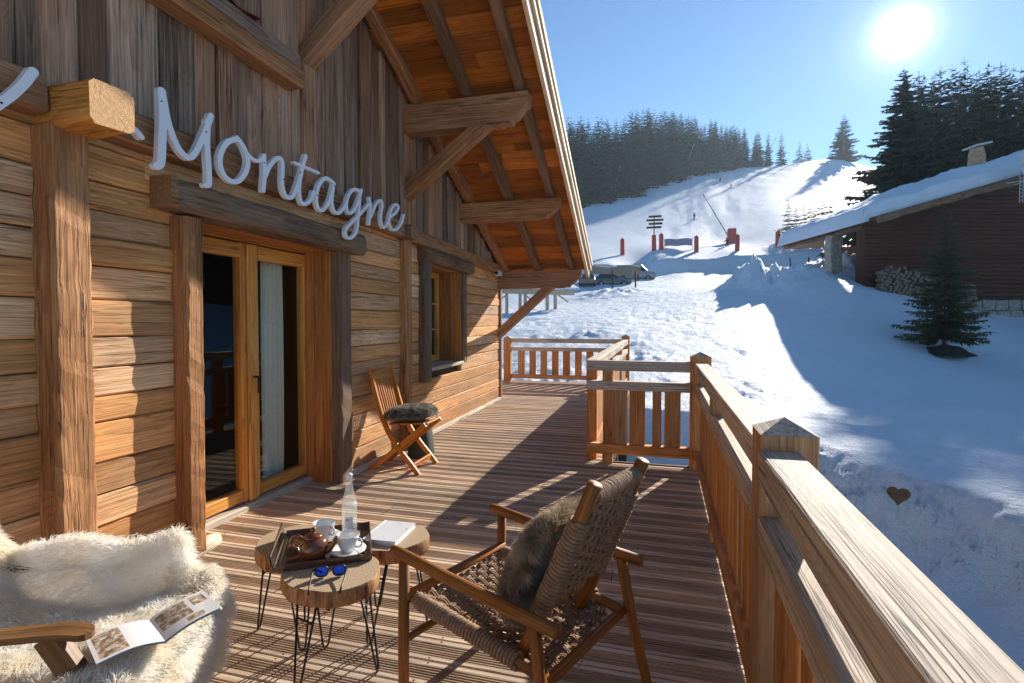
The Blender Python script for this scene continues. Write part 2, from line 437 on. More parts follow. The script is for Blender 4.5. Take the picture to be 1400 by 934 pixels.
def magpage(name, seed):
    m, nt, b = newmat(name)
    uv = N(nt, 'ShaderNodeAttribute', attribute_name='gco'); V = uv.outputs['Vector']
    n = gnoise(nt, V, 9, (1, 1, 0), 4, .6, .4)
    pic = ramp(nt, n, [(.34, (.08, .09, .05)), (.46, (.28, .16, .09)), (.56, (.5, .42, .33)), (.68, (.72, .70, .66))])
    return m, nt, b, pic, V
def magazine_mat(pics):
    """printed page: white paper with picture blocks in page coordinates (0..1)"""
    m, nt, b, pic, V = magpage('printed_page', 1)
    sp = N(nt, 'ShaderNodeSeparateXYZ'); nt.links.new(V, sp.inputs[0])
    tot = None
    for (x0, x1, y0, y1) in pics:
        a = math_n(nt, 'MULTIPLY', math_n(nt, 'GREATER_THAN', sp.outputs[0], x0), math_n(nt, 'LESS_THAN', sp.outputs[0], x1))
        a = math_n(nt, 'MULTIPLY', a, math_n(nt, 'MULTIPLY', math_n(nt, 'GREATER_THAN', sp.outputs[1], y0), math_n(nt, 'LESS_THAN', sp.outputs[1], y1)))
        tot = a if tot is None else math_n(nt, 'MAXIMUM', tot, a)
    c = mixc(nt, tot, (.74, .75, .77), pic)
    nt.links.new(c, b.inputs['Base Color']); b.inputs['Roughness'].default_value = .22
    return m
M['page_photos'] = magazine_mat([(.06, .62, .30, .92), (.70, .95, .55, .92), (.45, .75, .06, .24)])
M['page_panorama'] = magazine_mat([(.52, .94, .06, .94)])
def cover_mat():
    m, nt, b = newmat('speckled_cover')
    uv = N(nt, 'ShaderNodeAttribute', attribute_name='gco')
    vo = N(nt, 'ShaderNodeTexVoronoi'); vo.inputs['Scale'].default_value = 26; nt.links.new(uv.outputs['Vector'], vo.inputs['Vector'])
    n = gnoise(nt, uv.outputs['Vector'], 9, (1, 1, 1), 3, .6)
    d = math_n(nt, 'ADD', vo.outputs['Distance'], math_n(nt, 'MULTIPLY', n, .5))
    nt.links.new(ramp(nt, d, [(.3, (.2, .19, .2)), (.42, (.70, .71, .74))]), b.inputs['Base Color'])
    b.inputs['Roughness'].default_value = .35
    return m
M['cover'] = cover_mat()

def snow_mat(name, k=1.0, far=False):
    m, nt, b = newmat(name)
    g = N(nt, 'ShaderNodeNewGeometry'); V = g.outputs['Position']
    n1 = gnoise(nt, V, 2.6, (1, 1, 1), 6, .62)
    n2 = gnoise(nt, V, 17.0, (1, 1, 1), 4, .6)
    n3 = gnoise(nt, V, .22, (1, 1, 1), 4, .55)
    h = math_n(nt, 'ADD', math_n(nt, 'MULTIPLY', n1, .65), math_n(nt, 'MULTIPLY_ADD', n2, .30, math_n(nt, 'MULTIPLY', gnoise(nt, V, 60.0, (1, 1, 1), 3, .6), .07)))
    b.inputs['Base Color'].default_value = (.82, .84, .87, 1)
    nt.links.new(ramp(nt, n3, [(.3, (.64, .70, .79)), (.7, (.71, .765, .84))]), b.inputs['Base Color'])
    b.inputs['Roughness'].default_value = .65
    b.inputs['Specular IOR Level'].default_value = .25
    bp = N(nt, 'ShaderNodeBump'); bp.inputs['Strength'].default_value = .8 * k; bp.inputs['Distance'].default_value = .22
    nt.links.new(h, bp.inputs['Height']); nt.links.new(bp.outputs[0], b.inputs['Normal'])
    return m
M['snow'] = snow_mat('snow')

def foliage(name, a, c, snow=0.0):
    m, nt, b = newmat(name)
    at = N(nt, 'ShaderNodeAttribute', attribute_name='rnd').outputs['Fac']
    oi = N(nt, 'ShaderNodeObjectInfo')
    f = math_n(nt, 'ADD', math_n(nt, 'MULTIPLY', at, .7), math_n(nt, 'MULTIPLY', oi.outputs['Random'], .3))
    cc = ramp(nt, f, [(.1, a), (.9, c)])
    if snow:
        cc = mixc(nt, math_n(nt, 'GREATER_THAN', at, 1 - snow), cc, (.75, .77, .8))
    nt.links.new(cc, b.inputs['Base Color']); b.inputs['Roughness'].default_value = .8; b.inputs['Specular IOR Level'].default_value = .2
    return m
M['needles'] = foliage('spruce_needles', (.018, .032, .022), (.045, .07, .042))
M['needles_dry'] = foliage('thin_spruce_needles', (.026, .034, .016), (.11, .115, .05))
M['needles_snow'] = foliage('snowy_spruce_needles', (.03, .045, .034), (.06, .08, .06), .22)
M['trunk'] = plain('spruce_bark', (.075, .05, .035), .9, noise=.3, nscale=10)
# ---------------------------------------------------------------- terrain
FW = np.array([-.2601, .9656]); RT = np.array([.9656, .2601])
def LD(lat, d):
    """a point lat metres to the right and d metres ahead of the terrace, along the valley"""
    return float(RT[0] * lat + FW[0] * d), float(RT[1] * lat + FW[1] * d)
TERR = [(4.1,14.9,-.76),(7.0,14.8,-.71),(8.7,14.7,-.62),(2.4,17.2,.06),(-2.9,14.7,-.18),(12.1,26.0,.08),(20.3,35.5,1.42),(10.1,33.9,3.67),(12.1,32.8,2.96),(12.9,29.9,1.78),
 (6.8,19.4,-.51),(8.7,25.1,.48),(-.8,56.9,6.1),(-5.6,45.2,3.84),(-8.4,35.1,2.19),(2.4,47.4,4.48),(4.7,30.8,3.04),(7.2,34.1,3.53),(.3,25.0,1.76),(-1.8,21.8,1.27),(4.0,23.4,1.42),
 (9.0,64.8,7.2),(-.9,62.1,7.03),(13.5,60.8,6.72),(15.7,54.1,6.18),(9.9,71.3,10.12),(.8,66.8,9.59),(-5.1,63.1,8.72),(16.6,71.0,9.77),(21.0,72.2,10.04),(1.1,88.7,14.68),(-8.2,86.2,14.07),
 (13.1,86.8,13.67),(9.7,127.6,25.24),(25.3,184.2,44.81),(46.7,237.1,63.91),(71.3,280.5,79.05),(92.7,298.8,83.89),(94.4,270.9,70.73),(-13.6,142.2,30.8),(-13.1,173.8,43.36),(-20.5,135.1,28.22),
 (16.4,218.5,59.55),(19.2,82.2,14.22),(25.9,86.1,15.21),(39.0,125.2,26.37),(64.9,194.9,47.22),(51.1,128.4,23.26),(61.6,131.2,24.82),(76.6,135.4,27.93),(58.4,88.7,15.32),(48.6,65.1,9.22),
 (25.1,37.9,2.27),(-30.1,242.6,71.18),(-63.0,233.8,72.88),(3.1,283.0,85.64),(44.5,325.7,92.0),(85.1,367.9,88.0),(-48.1,132.9,29.21),(-23.9,55.9,6.52),(-13.7,37.8,2.55),(100.7,215.2,57.57),
 (122.4,200.2,51.33),(116.5,156.6,33.75),
 (6,4,-.8),(7,9,-.75),(12,2,-.8),(-4,13,-.6),(0,13,-.6),(2,6,-.8),(-10,13,-.6),(16,12,-.8),(30,20,-.2),(-60,60,8),(-120,240,80),(-200,200,90),(200,120,40),(200,300,80),(0,500,105),(120,600,100),
 (-300,500,140),(250,600,110),(-20,-10,-1),(30,-10,-1),(0,0,-.8),(-100,0,0),(100,0,3)]
_tp = np.array(TERR, float)
def _phi(r2):
    return .5 * r2 * np.log(r2 + 1e-9)
def _warp(x, y):
    """distances shrink with range so that near and far points count alike"""
    d = np.hypot(x, y) + 6.0
    k = np.log(d / 6.0 + 1) * 20 / d
    return x * k, y * k
_wx, _wy = _warp(_tp[:, 0], _tp[:, 1])
_n = len(_tp)
_A = np.zeros((_n + 3, _n + 3))
_A[:_n, :_n] = _phi((_wx[:, None] - _wx) ** 2 + (_wy[:, None] - _wy) ** 2) + np.eye(_n) * .35
_P = np.stack([np.ones(_n), _wx, _wy], 1)
_A[:_n, _n:] = _P; _A[_n:, :_n] = _P.T
# heights are divided by range before fitting (a slope), multiplied back afterwards
_hs = _tp[:, 2] / (np.hypot(_tp[:, 0], _tp[:, 1]) + 6)
_W = np.linalg.solve(_A, np.concatenate([_hs, [0, 0, 0]]))
def sstep(a, b, x):
    t = np.clip((x - a) / (b - a), 0, 1); return t * t * (3 - 2 * t)
def vnoise(x, y, seed=0):
    """smooth value noise"""
    xi = np.floor(x).astype(np.int64); yi = np.floor(y).astype(np.int64)
    fx = x - xi; fy = y - yi; fx = fx * fx * (3 - 2 * fx); fy = fy * fy * (3 - 2 * fy)
    def hsh(a, b):
        h = (a * 374761393 + b * 668265263 + seed * 974711) & 0x7fffffff
        h = ((h ^ (h >> 13)) * 1274126177) & 0x7fffffff
        return ((h ^ (h >> 16)) & 0xffff) / 65535.0
    return (hsh(xi, yi) * (1 - fx) + hsh(xi + 1, yi) * fx) * (1 - fy) + (hsh(xi, yi + 1) * (1 - fx) + hsh(xi + 1, yi + 1) * fx) * fy
def fbm(x, y, o=4, seed=0):
    s = 0; a = .5
    for i in range(o):
        s = s + a * (vnoise(x * 2 ** i + 13.7 * i, y * 2 ** i - 7.1 * i, seed + i) - .5); a *= .55
    return s
MOUNDS = [(5.9, 31.5, 1.05, 1.25), (7.0, 33.0, 1.0, 1.3), (5.0, 32.4, .75, 1.0), (9.0, 35.5, .9, 1.6), (13.2, 38.5, 1.2, 1.8), (11.6, 41.0, 1.0, 2.0), (-3.0, 42, .5, 3.0), (15.5, 44, 1.2, 2.4)]
def zt(x, y, detail=True):
    x = np.asarray(x, float); y = np.asarray(y, float)
    wx, wy = _warp(x, y)
    z = _W[_n] + _W[_n + 1] * wx + _W[_n + 2] * wy
    for i in range(_n):
        z = z + _W[i] * _phi((wx - _wx[i]) ** 2 + (wy - _wy[i]) ** 2)
    dist = np.hypot(x, y)
    z = z * (dist + 6)
    if detail:
        for (mx, my, mh, mr) in MOUNDS:
            r2 = ((x - mx) ** 2 + (y - my) ** 2) / mr ** 2
            z = z + mh * np.exp(-r2) * (1 + 1.5 * fbm(x * 1.9, y * 1.9, 5, 5))
        # the ploughed road is level and its far bank steep
        yb = np.where(x < 10, 64.9 + .62 * x, 71.1 + .1 * (x - 10))
        t = np.clip((y - yb + 7.0) / 7.0, 0, 1)
        z = z + 2.9 * (sstep(.58, .97, t) - t) * sstep(-14, -8, x) * (1 - sstep(24, 34, x)) * (1 + .5 * fbm(x * .5, y * .5, 3, 67))
        # trodden snow between the terrace and the road, smooth field on the shady side
        lat = x * RT[0] + y * RT[1]; d = x * FW[0] + y * FW[1]
        tread = sstep(11, 14, d) * (1 - sstep(38, 60, d)) * (1 - .8 * sstep(5.0, 9.0, lat + (d - 14) * -.25 + 1.2 * fbm(x * .3, y * .3, 2, 3)))
        road = sstep(.8, 1.8, lat - (d - 20) * .06) * sstep(19, 24, d) * (1 - sstep(40, 60, d))
        z = z + tread * (1 - .8 * road) * (fbm(x * 3.4 + 1.5 * fbm(x * .4, y * .4, 2, 12), y * 3.0, 4, 11) * .30 * sstep(-.12, .16, fbm(x * .35, y * .35, 3, 14))  + fbm(x * .6, y * .6, 2, 17) * .28)
        # rough, wind-cut snow on the piste shoulder; fine grooming elsewhere
        sh = np.exp(-((lat - d * .36) / (d * .09 + 1)) ** 2) * sstep(75, 95, d) * (1 - sstep(240, 300, d))
        z = z + sh * d * .010 * fbm(x * 22 / (d + 20), y * 16 / (d + 20), 4, 23)
        z = z + sstep(60, 90, d) * d * .0016 * fbm(x * .16 + y * .05, y * .03 - x * .01, 4, 31)
        z = z + tread * .12 * fbm(x * 4.2, y * 3.2, 3, 19) + .05 * fbm(x * .9, y * .9, 3, 41) + .016 * fbm(x * 4, y * 4, 3, 43) * (dist < 60)
        # cleared lower terrace beside the deck, with a cut snow bank round it
        e = (x + .393 * y - 7.05) / 1.074 + .5 * fbm(x * 1.1, y * 1.1, 3, 53)
        n = np.maximum(sstep(-.85, .28, e), sstep(12.15, 12.6, y))
        n = np.maximum(n, sstep(30, 40, -x))
        low = -1.95 + .25 * sstep(-1.6, -.2, e)
        z = low * (1 - n) + z * n + (n * (1 - n) * 4) * .6 * fbm(x * 3.0 + y, y * 3.0, 5, 61)
    return z
def ground(x, y):
    return float(zt(np.array([x]), np.array([y]))[0])

def make_terrain():
    nd, na = 640, 620
    d = 2.5 * (700 / 2.5) ** np.linspace(0, 1, nd)
    u = np.concatenate([np.linspace(-1.2, 1.05, na - 90), np.linspace(1.06, 3.2, 90)])
    D, U = np.meshgrid(d, u, indexing='ij')
    lat = D * U
    X = RT[0] * lat + FW[0] * D; Y = RT[1] * lat + FW[1] * D
    Z = zt(X, Y)
    V = np.stack([X, Y, Z], -1).reshape(-1, 3).astype(np.float32)
    i = np.arange(nd - 1)[:, None] * na + np.arange(na - 1)[None, :]
    F = np.stack([i, i + 1, i + na + 1, i + na], -1).reshape(-1, 4)
    # plus a coarse apron to the sides and behind
    me = bpy.data.meshes.new('snow_ground')
    me.vertices.add(len(V)); me.vertices.foreach_set('co', V.ravel())
    me.loops.add(F.size); me.loops.foreach_set('vertex_index', F.ravel().astype(np.int32))
    me.polygons.add(len(F)); me.polygons.foreach_set('loop_start', (np.arange(len(F)) * 4).astype(np.int32))
    me.polygons.foreach_set('use_smooth', np.ones(len(F), bool))
    me.update(calc_edges=True); me.validate()
    me.materials.append(M['snow'])
    o = link(bpy.data.objects.new('snow_ground', me)); o['kind'] = 'structure'
    b = MB()
    b.add([(-900, -400, -3.2), (900, -400, -3.2), (900, 1, -3.2), (-900, 1, -3.2)], [(0, 1, 2, 3)])
    tag(b.build('snow_plain', M['snow']), kind='structure')
make_terrain()
# planks of the lower terrace beneath the bank
lt = MB()
for k in range(34):
    y0 = -1.0 + k * .145
    lt.box((.5, y0, -1.84), (4.9 - .393 * (y0 - 5), y0 + .137, -1.80), 0, .004)
tag(lt.build('lower_terrace_floor', M['deck']), kind='structure')

# ---------------------------------------------------------------- spruces
def spruce_mesh(name, h, r, whorls, nb, nsp, seed, low=.04, power=.9, mat='needles', droop=.35, thick=1.0, bare=0.0):
    rr = random.Random(seed); b = MB()
    lean = rr.uniform(-.01, .01)
    b.tube([(lean * z * 4, 0, z * h) for z in (0, .15, .4, .7, 1.0)], [h * .012, h * .009, h * .005, h * .0018, h * .0006], 6, mi=1)
    for w in range(whorls):
        t = low + (1 - low) * (w + rr.uniform(-.3, .3)) / whorls
        t = min(max(t, low), .985)
        R0 = r * ((1 - t) ** power) * rr.uniform(.78, 1.16) + r * .05
        n = max(4, int(nb * (.45 + .55 * (1 - t)) + .5))
        a0 = rr.uniform(0, 6.28)
        for q in range(n):
            an = a0 + 6.283 * q / n + rr.uniform(-.25, .25)
            L = R0 * rr.uniform(.55, 1.2)
            dx, dy = math.cos(an), math.sin(an)
            z0 = t * h + rr.uniform(-.016, .016) * h
            dr = droop * rr.uniform(.6, 1.4) * (1.2 - t)
            tone = rr.random()
            def pt(s):
                return Vector((dx * L * s, dy * L * s, z0 - dr * L * s * (1 - .35 * s) + .06 * L * s * s * 2))
            side = Vector((-dy, dx, 0))
            vs = []; fs = []
            for k in range(nsp):
                s = .12 + .88 * (k + rr.random() * .7) / nsp
                if rr.random() < bare: continue
                p = pt(s)
                sl = L * (.34 * (1 - s * .55)) * rr.uniform(.7, 1.25)
                for sg in (-1, 1):
                    tip = p + (side * sg * .8 + Vector((dx, dy, 0)) * .75).normalized() * sl + Vector((0, 0, -sl * rr.uniform(.1, .45)))
                    wv = Vector((dx, dy, 0)) * sl * .24 * thick + Vector((0, 0, sl * .07 * thick))
                    i = len(vs)
                    vs += [p - wv, p + wv, tip]; fs.append((i, i + 1, i + 2))
                tip = p + Vector((dx * .4, dy * .4, -1)) * sl * .55
                i = len(vs); wv = Vector((dx, dy, 0)) * sl * .3 * thick
                vs += [p - wv, p + wv, tip]; fs.append((i, i + 1, i + 2))
            e = pt(1.0) - pt(0.0)
            if bare:
                b.tube([pt(0), pt(.5), pt(1)], [h * .0028, h * .002, h * .0006], 4, mi=1)
            if vs: b.add(vs, fs, None, tone)
    me_o = b.build(name, [M[mat], M['trunk']])
    return me_o
def place_tree(src, used, x, y, s, rz, name, label, cat, group, sink=.3, zz=None):
    o = src if not used[0] else src.copy()
    if used[0]: col.objects.link(o)
    used[0] = True
    o.name = name
    o.location = (x, y, (ground(x, y) if zz is None else zz) - sink)
    o.scale = (s * rng.uniform(.9, 1.1), s * rng.uniform(.9, 1.1), s); o.rotation_euler = (0, 0, rz)
    return tag(o, label, cat, group)

var = [spruce_mesh('spruce_tree', 26, 4.9, 26, 9, 6, 100 + i, low=.02, power=.72, thick=1.7) for i in range(4)]
uv_ = [[False] for _ in var]
def wood_mass(name, pts):
    """the trees past the ones one can tell apart, as one mass"""
    allv = []; allf = []; base = 0
    src = []
    for o in var:
        me = o.data; v = np.zeros(len(me.vertices) * 3, np.float32); me.vertices.foreach_get('co', v)
        src.append((v.reshape(-1, 3), [tuple(p.vertices) for p in me.polygons]))
    for (x, y, s) in pts:
        v, f = src[rng.randrange(4)]; a = rng.uniform(0, 6.28); c_, s_ = math.cos(a), math.sin(a)
        w = np.stack([(v[:, 0] * c_ - v[:, 1] * s_) * s + x, (v[:, 0] * s_ + v[:, 1] * c_) * s + y, v[:, 2] * s + ground(x, y) - .6], 1)
        allv.append(w); allf += [tuple(i + base for i in q) for q in f]; base += len(v)
    me = bpy.data.meshes.new(name); me.from_pydata(np.concatenate(allv).tolist(), [], allf); me.materials.append(M['needles'])
    o = link(bpy.data.objects.new(name, me)); o['kind'] = 'stuff'; return o
def forest(pts, label, group):
    for (x, y, s) in pts:
        k = rng.randrange(4)
        place_tree(var[k], uv_[k], x, y, s, rng.uniform(0, 6.28), 'spruce_tree', label, 'tree', group, .6)
r2 = random.Random(5)
pts = []
# wood above the left edge of the piste: rows climbing the hill
base = [(-62, 168), (-38, 158), (-22, 154), (-12, 164), (0, 188), (12, 212), (26, 236), (38, 256), (50, 268), (63, 278)]
for row in range(5):
    for i in range(len(base) - 1):
        (xa, ya), (xb, yb) = base[i], base[i + 1]
        L = math.hypot(xb - xa, yb - ya); n = max(2, int(L / (4.3 if row < 3 else 5.4)))
        for k in range(n):
            t = (k + r2.random()) / n
            nx, ny = -(yb - ya) / L, (xb - xa) / L
            x = xa + (xb - xa) * t + nx * (row * 7 + r2.uniform(-3, 3)); y = ya + (yb - ya) * t + ny * (row * 7 + r2.uniform(-3, 3))
            if x > 62 + r2.uniform(-4, 2): continue
            pts.append((x, y, r2.uniform(.78, 1.06) * (1.02 if x < 0 else 1.02 - .0062 * x)))
forest(pts, 'dark spruce standing in the wood along the left edge of the piste', 'spruces of the wood left of the piste')
print('left wood', len(pts))
pts = []
mass = []
# the wood on the right, behind the neighbouring chalet
for row in range(5):
    for k in range(48):
        th = R(37.0 + (k + r2.uniform(-.4, .4)) * (.84 if row else .76) + (row % 2) * .42)
        rr_ = 66 + row * 7.5 + r2.uniform(-3, 3)
        la, dd = rr_ * math.sin(th), rr_ * math.cos(th)
        x, y = LD(la, dd)
        # the wood climbs to the right: crowns reach a common slope line above the chalet roof
        top = 1.42 + dd * (.494 + .028 * min(1.5, max(0, (la / dd - .755) / .24)) + r2.uniform(-.030, .008) - (.012 if row else 0))
        h = top - ground(x, y)
        (pts if k < 21 else mass).append((x, y, min(1.5, max(.4, h / 25.6))))
forest(pts, 'tall dark spruce in the wood behind the snow covered chalet', 'spruces of the wood behind the chalet')
wood_mass('distant_forest', mass)
t1 = spruce_mesh('lone_spruce', 23, 7.6, 28, 12, 8, 7, low=.01, power=.8, thick=1.6)
place_tree(t1, [False], 91.3, 291, 1.0, 1, 'lone_spruce', 'single broad spruce standing alone on the crest of the ski hill', 'tree', None, .5)
t2 = spruce_mesh('edge_spruce', 36, 10.5, 48, 17, 11, 9, low=.02, power=.85, thick=1.35)
x, y = LD(57 * .750, 57)
place_tree(t2, [False], x, y, (1.42 + 57 * .488 - ground(x, y)) / 35.5, 0, 'edge_spruce', 'tallest spruce at the left corner of the wood behind the chalet', 'tree', None, .5)
t3 = spruce_mesh('small_spruce', 8, 2.2, 16, 9, 6, 21, low=.03, mat='needles_snow')
u3 = [False]
for (x, y, s) in [(18.9, 82.1, 1.0), (20.3, 83.6, .8), (21.4, 84.0, .86), (22.8, 85.4, .92), (24.3, 86.6, 1.05), (25.6, 87.2, 1.15)]:
    place_tree(t3, u3, x, y, s * .72, rng.uniform(0, 6), 'small_spruce', 'small snow dusted spruce in the row beyond the chalet eave', 'tree', 'row of small spruces beyond the chalet eave', .2)
for (x, y, s) in [(70.3, 285.4, 1.5), (74.2, 286.5, 1.25)]:
    place_tree(t3, u3, x, y, s, rng.uniform(0, 6), 'small_spruce', 'one of a close pair of small spruces on the skyline of the hill', 'tree', 'pair of spruces on the skyline', .2)
place_tree(t3, u3, 89.9, 306.8, .8, 0, 'small_spruce', 'tiny spruce peeping over the hill crest beside the broad lone spruce', 'tree', None, .0)
# the thin young spruce in front of the chalet
ys = thing('young_spruce', 'young thin topped spruce in a dark earth ring in front of the chalet', 'tree', (12.06, 26.0, ground(12.06, 26.0) - .05))
c = spruce_mesh('crown', 6.2, 1.5, 46, 11, 13, 33, low=.12, power=.66, mat='needles_dry', droop=.3, thick=.62, bare=.25); c.parent = ys
sm = MB(); P = []
for i in range(48):
    an = 6.2832 * i / 48; row = []
    for j in range(12):
        k = j / 11; r_ = 1.05 * k * (1 + .22 * math.sin(3 * an + .4) + .10 * math.sin(7 * an + 1))
        x_, y_ = r_ * math.cos(an), r_ * math.sin(an) * .8
        row.append((x_, y_, .42 * (1 - k * k) - .08 + .35 * float(fbm(np.array(x_ * 3.1 + 5), np.array(y_ * 3.1), 4, 88)) * (1 - k * .5)))
    P.append(row)
sm.grid(P, closed_u=True); sm.build('earth_mound', M['soil'], ys)

# ---------------------------------------------------------------- things on the slope
def at(x, y, dz=0.0): return (x, y, ground(x, y) + dz)
pp = None
POSTS = [(-3.7, 69.7, 'leftmost red padded post of the row on the road bank, nearest the roof edge'),
         (.31, 70.8, 'red padded post carrying the stack of signboards on the road bank'),
         (1.24, 71.1, 'red padded post just right of the signboards'),
         (5.71, 72.3, 'red padded post at the right end of the dark banner'),
         (10.92, 73.7, 'red padded post below the snow lance'),
         (16.05, 75.0, 'red padded post left of the orange net'),
         (21.54, 76.5, 'red padded post seen beneath the eave of the snowy chalet')]
for i, (x, y, lb) in enumerate(POSTS):
    if pp is None:
        b = MB(); b.lathe([(.28, 0), (.29, .05), (.29, 2.15), (.24, 2.22), (0, 2.24)], (0, 0, 0), 12); b.tube([(0, 0, 2.2), (0, 0, 2.4)], .06, 8)
        pp = b.build('padded_post', M['redpad']); o = pp
    else:
        o = pp.copy(); col.objects.link(o)
    o.location = at(x, y, -.15); tag(o, lb, 'post', 'red padded posts on the road bank')
sg = thing('direction_sign', 'stack of dark wooden signboards on a pole on the road bank', 'sign', at(.31, 71.3))
b = MB(); b.tube([(0, 0, 0), (0, 0, 4.6)], .07, 8); b.build('pole', M['farwood'], sg)
for k in range(4):
    b = MB(); b.box((-1.0 + .1 * (k % 2) * 3, -.14, 2.85 + k * .48), (.95 + .12 * (k % 3), -.08, 3.12 + k * .48), 0, .01); b.build('signboard', M['farwood'], sg)
bn = thing('banner', 'dark blue grey banner stretched on the piste by the red posts', 'banner', at(3.5, 73.7))
b = MB(); b.grid([[(-1.75 + 3.5 * i / 12, .05 * math.sin(i), .35 + .95 * j / 3 + .05 * math.sin(i * .9)) for j in range(4)] for i in range(13)])
b.build('cloth', M['banner'], bn)
for sx in (-1.8, 1.8):
    b = MB(); b.tube([(sx, 0, -.2), (sx, 0, 1.4)], .04, 6); b.build('stake', M['lance'], bn)
for (xa, ya, xb, yb, lb) in [(16.3, 73.0, 18.7, 73.7, 'pale orange safety net hanging left of the chalet eave'), (18.9, 73.8, 21.2, 74.3, 'darker orange safety net half hidden below the chalet eave')]:
    n = thing('safety_net', lb, 'net', at((xa + xb) / 2, (ya + yb) / 2), math.atan2(yb - ya, xb - xa), 'orange safety nets')
    b = MB(); b.grid([[(-1.25 + 2.5 * i / 10, .04 * math.sin(i * 2), .05 + 1.35 * j / 3 - .12 * math.sin(math.pi * i / 10) * (j / 3)) for j in range(4)] for i in range(11)])
    b.build('mesh_sheet', M['orange'], n)
    for sx in (-1.25, 1.25):
        b = MB(); b.tube([(sx, 0, -.3), (sx, 0, 1.55)], .04, 6); b.build('stake', M['lance'], n)
# snow lances
def lance(x, y, h, tx, ty, lb, pad=True):
    L = thing('snow_lance', lb, 'snow lance', at(x, y), 0, 'snow lances beside the piste')
    if pad:
        b = MB(); b.box((-.6, -.6, -.2), (.6, .6, 2.2), 2, .10); b.build('base_pad', M['redpad'], L)
    b = MB(); b.tube([(0, 0, 0), (tx * .2, ty * .2, h * .22), (tx, ty, h)], [.13, .11, .06], 8); b.build('mast', M['lance'], L)
    b = MB(); b.tube([(tx * .97, ty * .97, h * .97), (tx * 1.03, ty * 1.03, h * 1.03)], .13, 8); b.build('nozzle', M['lance'], L)
lance(12, 86.5, 7.4, -4.2, -.9, 'snow lance leaning from a red padded base at the foot of the piste')
lance(-12, 168, 9.5, 2.2, 0, 'thin snow lance leaning at the edge of the left wood', False)
lance(11.5, 214, 12, 4.0, 0, 'thin snow lance leaning on the upper left edge of the piste', False)
lance(47, 252, 13, 5.5, 0, 'thin snow lance leaning below the top of the wood', False)
# skiers: one continuous skinned body each
def skier(x, y, face, lb, crouch=.75, s=1.0):
    sk = thing('person', lb, 'person', at(x, y, .02), face, 'skiers on the piste')
    v = [(0, 0, .92 * crouch), (.10, 0, 1.42 * crouch + .04), (.14, 0, 1.54 * crouch + .06), (.18, 0, 1.70 * crouch + .06),
         (.10, .2, 1.40 * crouch), (.28, .32, 1.08 * crouch), (.46, .3, 1.0 * crouch), (.10, -.2, 1.40 * crouch), (.28, -.32, 1.08 * crouch), (.46, -.3, 1.0 * crouch),
         (.02, .12, .86 * crouch), (.24, .14, .48 * crouch), (.02, .14, .08), (.14, .14, .05), (.02, -.12, .86 * crouch), (.24, -.14, .48 * crouch), (.02, -.14, .08), (.14, -.14, .05)]
    e = [(0, 1), (1, 2), (2, 3), (1, 4), (4, 5), (5, 6), (1, 7), (7, 8), (8, 9), (0, 10), (10, 11), (11, 12), (12, 13), (0, 14), (14, 15), (15, 16), (16, 17)]
    rad = [.15, .17, .07, .12, .09, .065, .05, .09, .065, .05, .11, .085, .07, .06, .11, .085, .07, .06]
    me = bpy.data.meshes.new('body'); me.from_pydata(v, e, []); me.materials.append(M['darkcloth'])
    o = link(bpy.data.objects.new('body', me), sk)
    md = o.modifiers.new('skin', 'SKIN'); o.modifiers.new('sub', 'SUBSURF').levels = 1
    for i, q in enumerate(me.skin_vertices[0].data): q.radius = (rad[i], rad[i]); q.use_root = (i == 0)
    b = MB(); b.lathe([(.001, .14), (.08, .13), (.13, .06), (.14, 0), (.13, -.04)], (.18, 0, 1.72 * crouch + .08), 12); b.build('helmet', M['black'], sk)
    for sy in (.14, -.14):
        b = MB(); b.beam((-.75, sy, .02), (.7, sy, .02), .09, .025); b.tube([(.7, sy, .02), (.85, sy, .07), (.95, sy, .15)], [.03, .03, .02], 6); b.build('ski', M['redpad'], sk)
        b = MB(); b.tube([(.46, sy * 2.15, 1.0 * crouch), (-.25, sy * 2.6, .05)], .012, 5); b.build('ski_pole', M['lance'], sk)
    sk.scale = (s, s, s)
skier(9.5, 125.5, R(200), 'lowest skier in dark clothes turning in mid slope', .85)
skier(24.3, 204.5, R(210), 'highest skier in dark clothes near the left edge of the upper slope', .95)
skier(26.0, 189.6, R(190), 'skier in dark clothes bending just below the highest one', .8)
skier(10.4, 79.0, R(240), 'crouching skier in dark clothes at the foot of the slope by the red posts', .6)

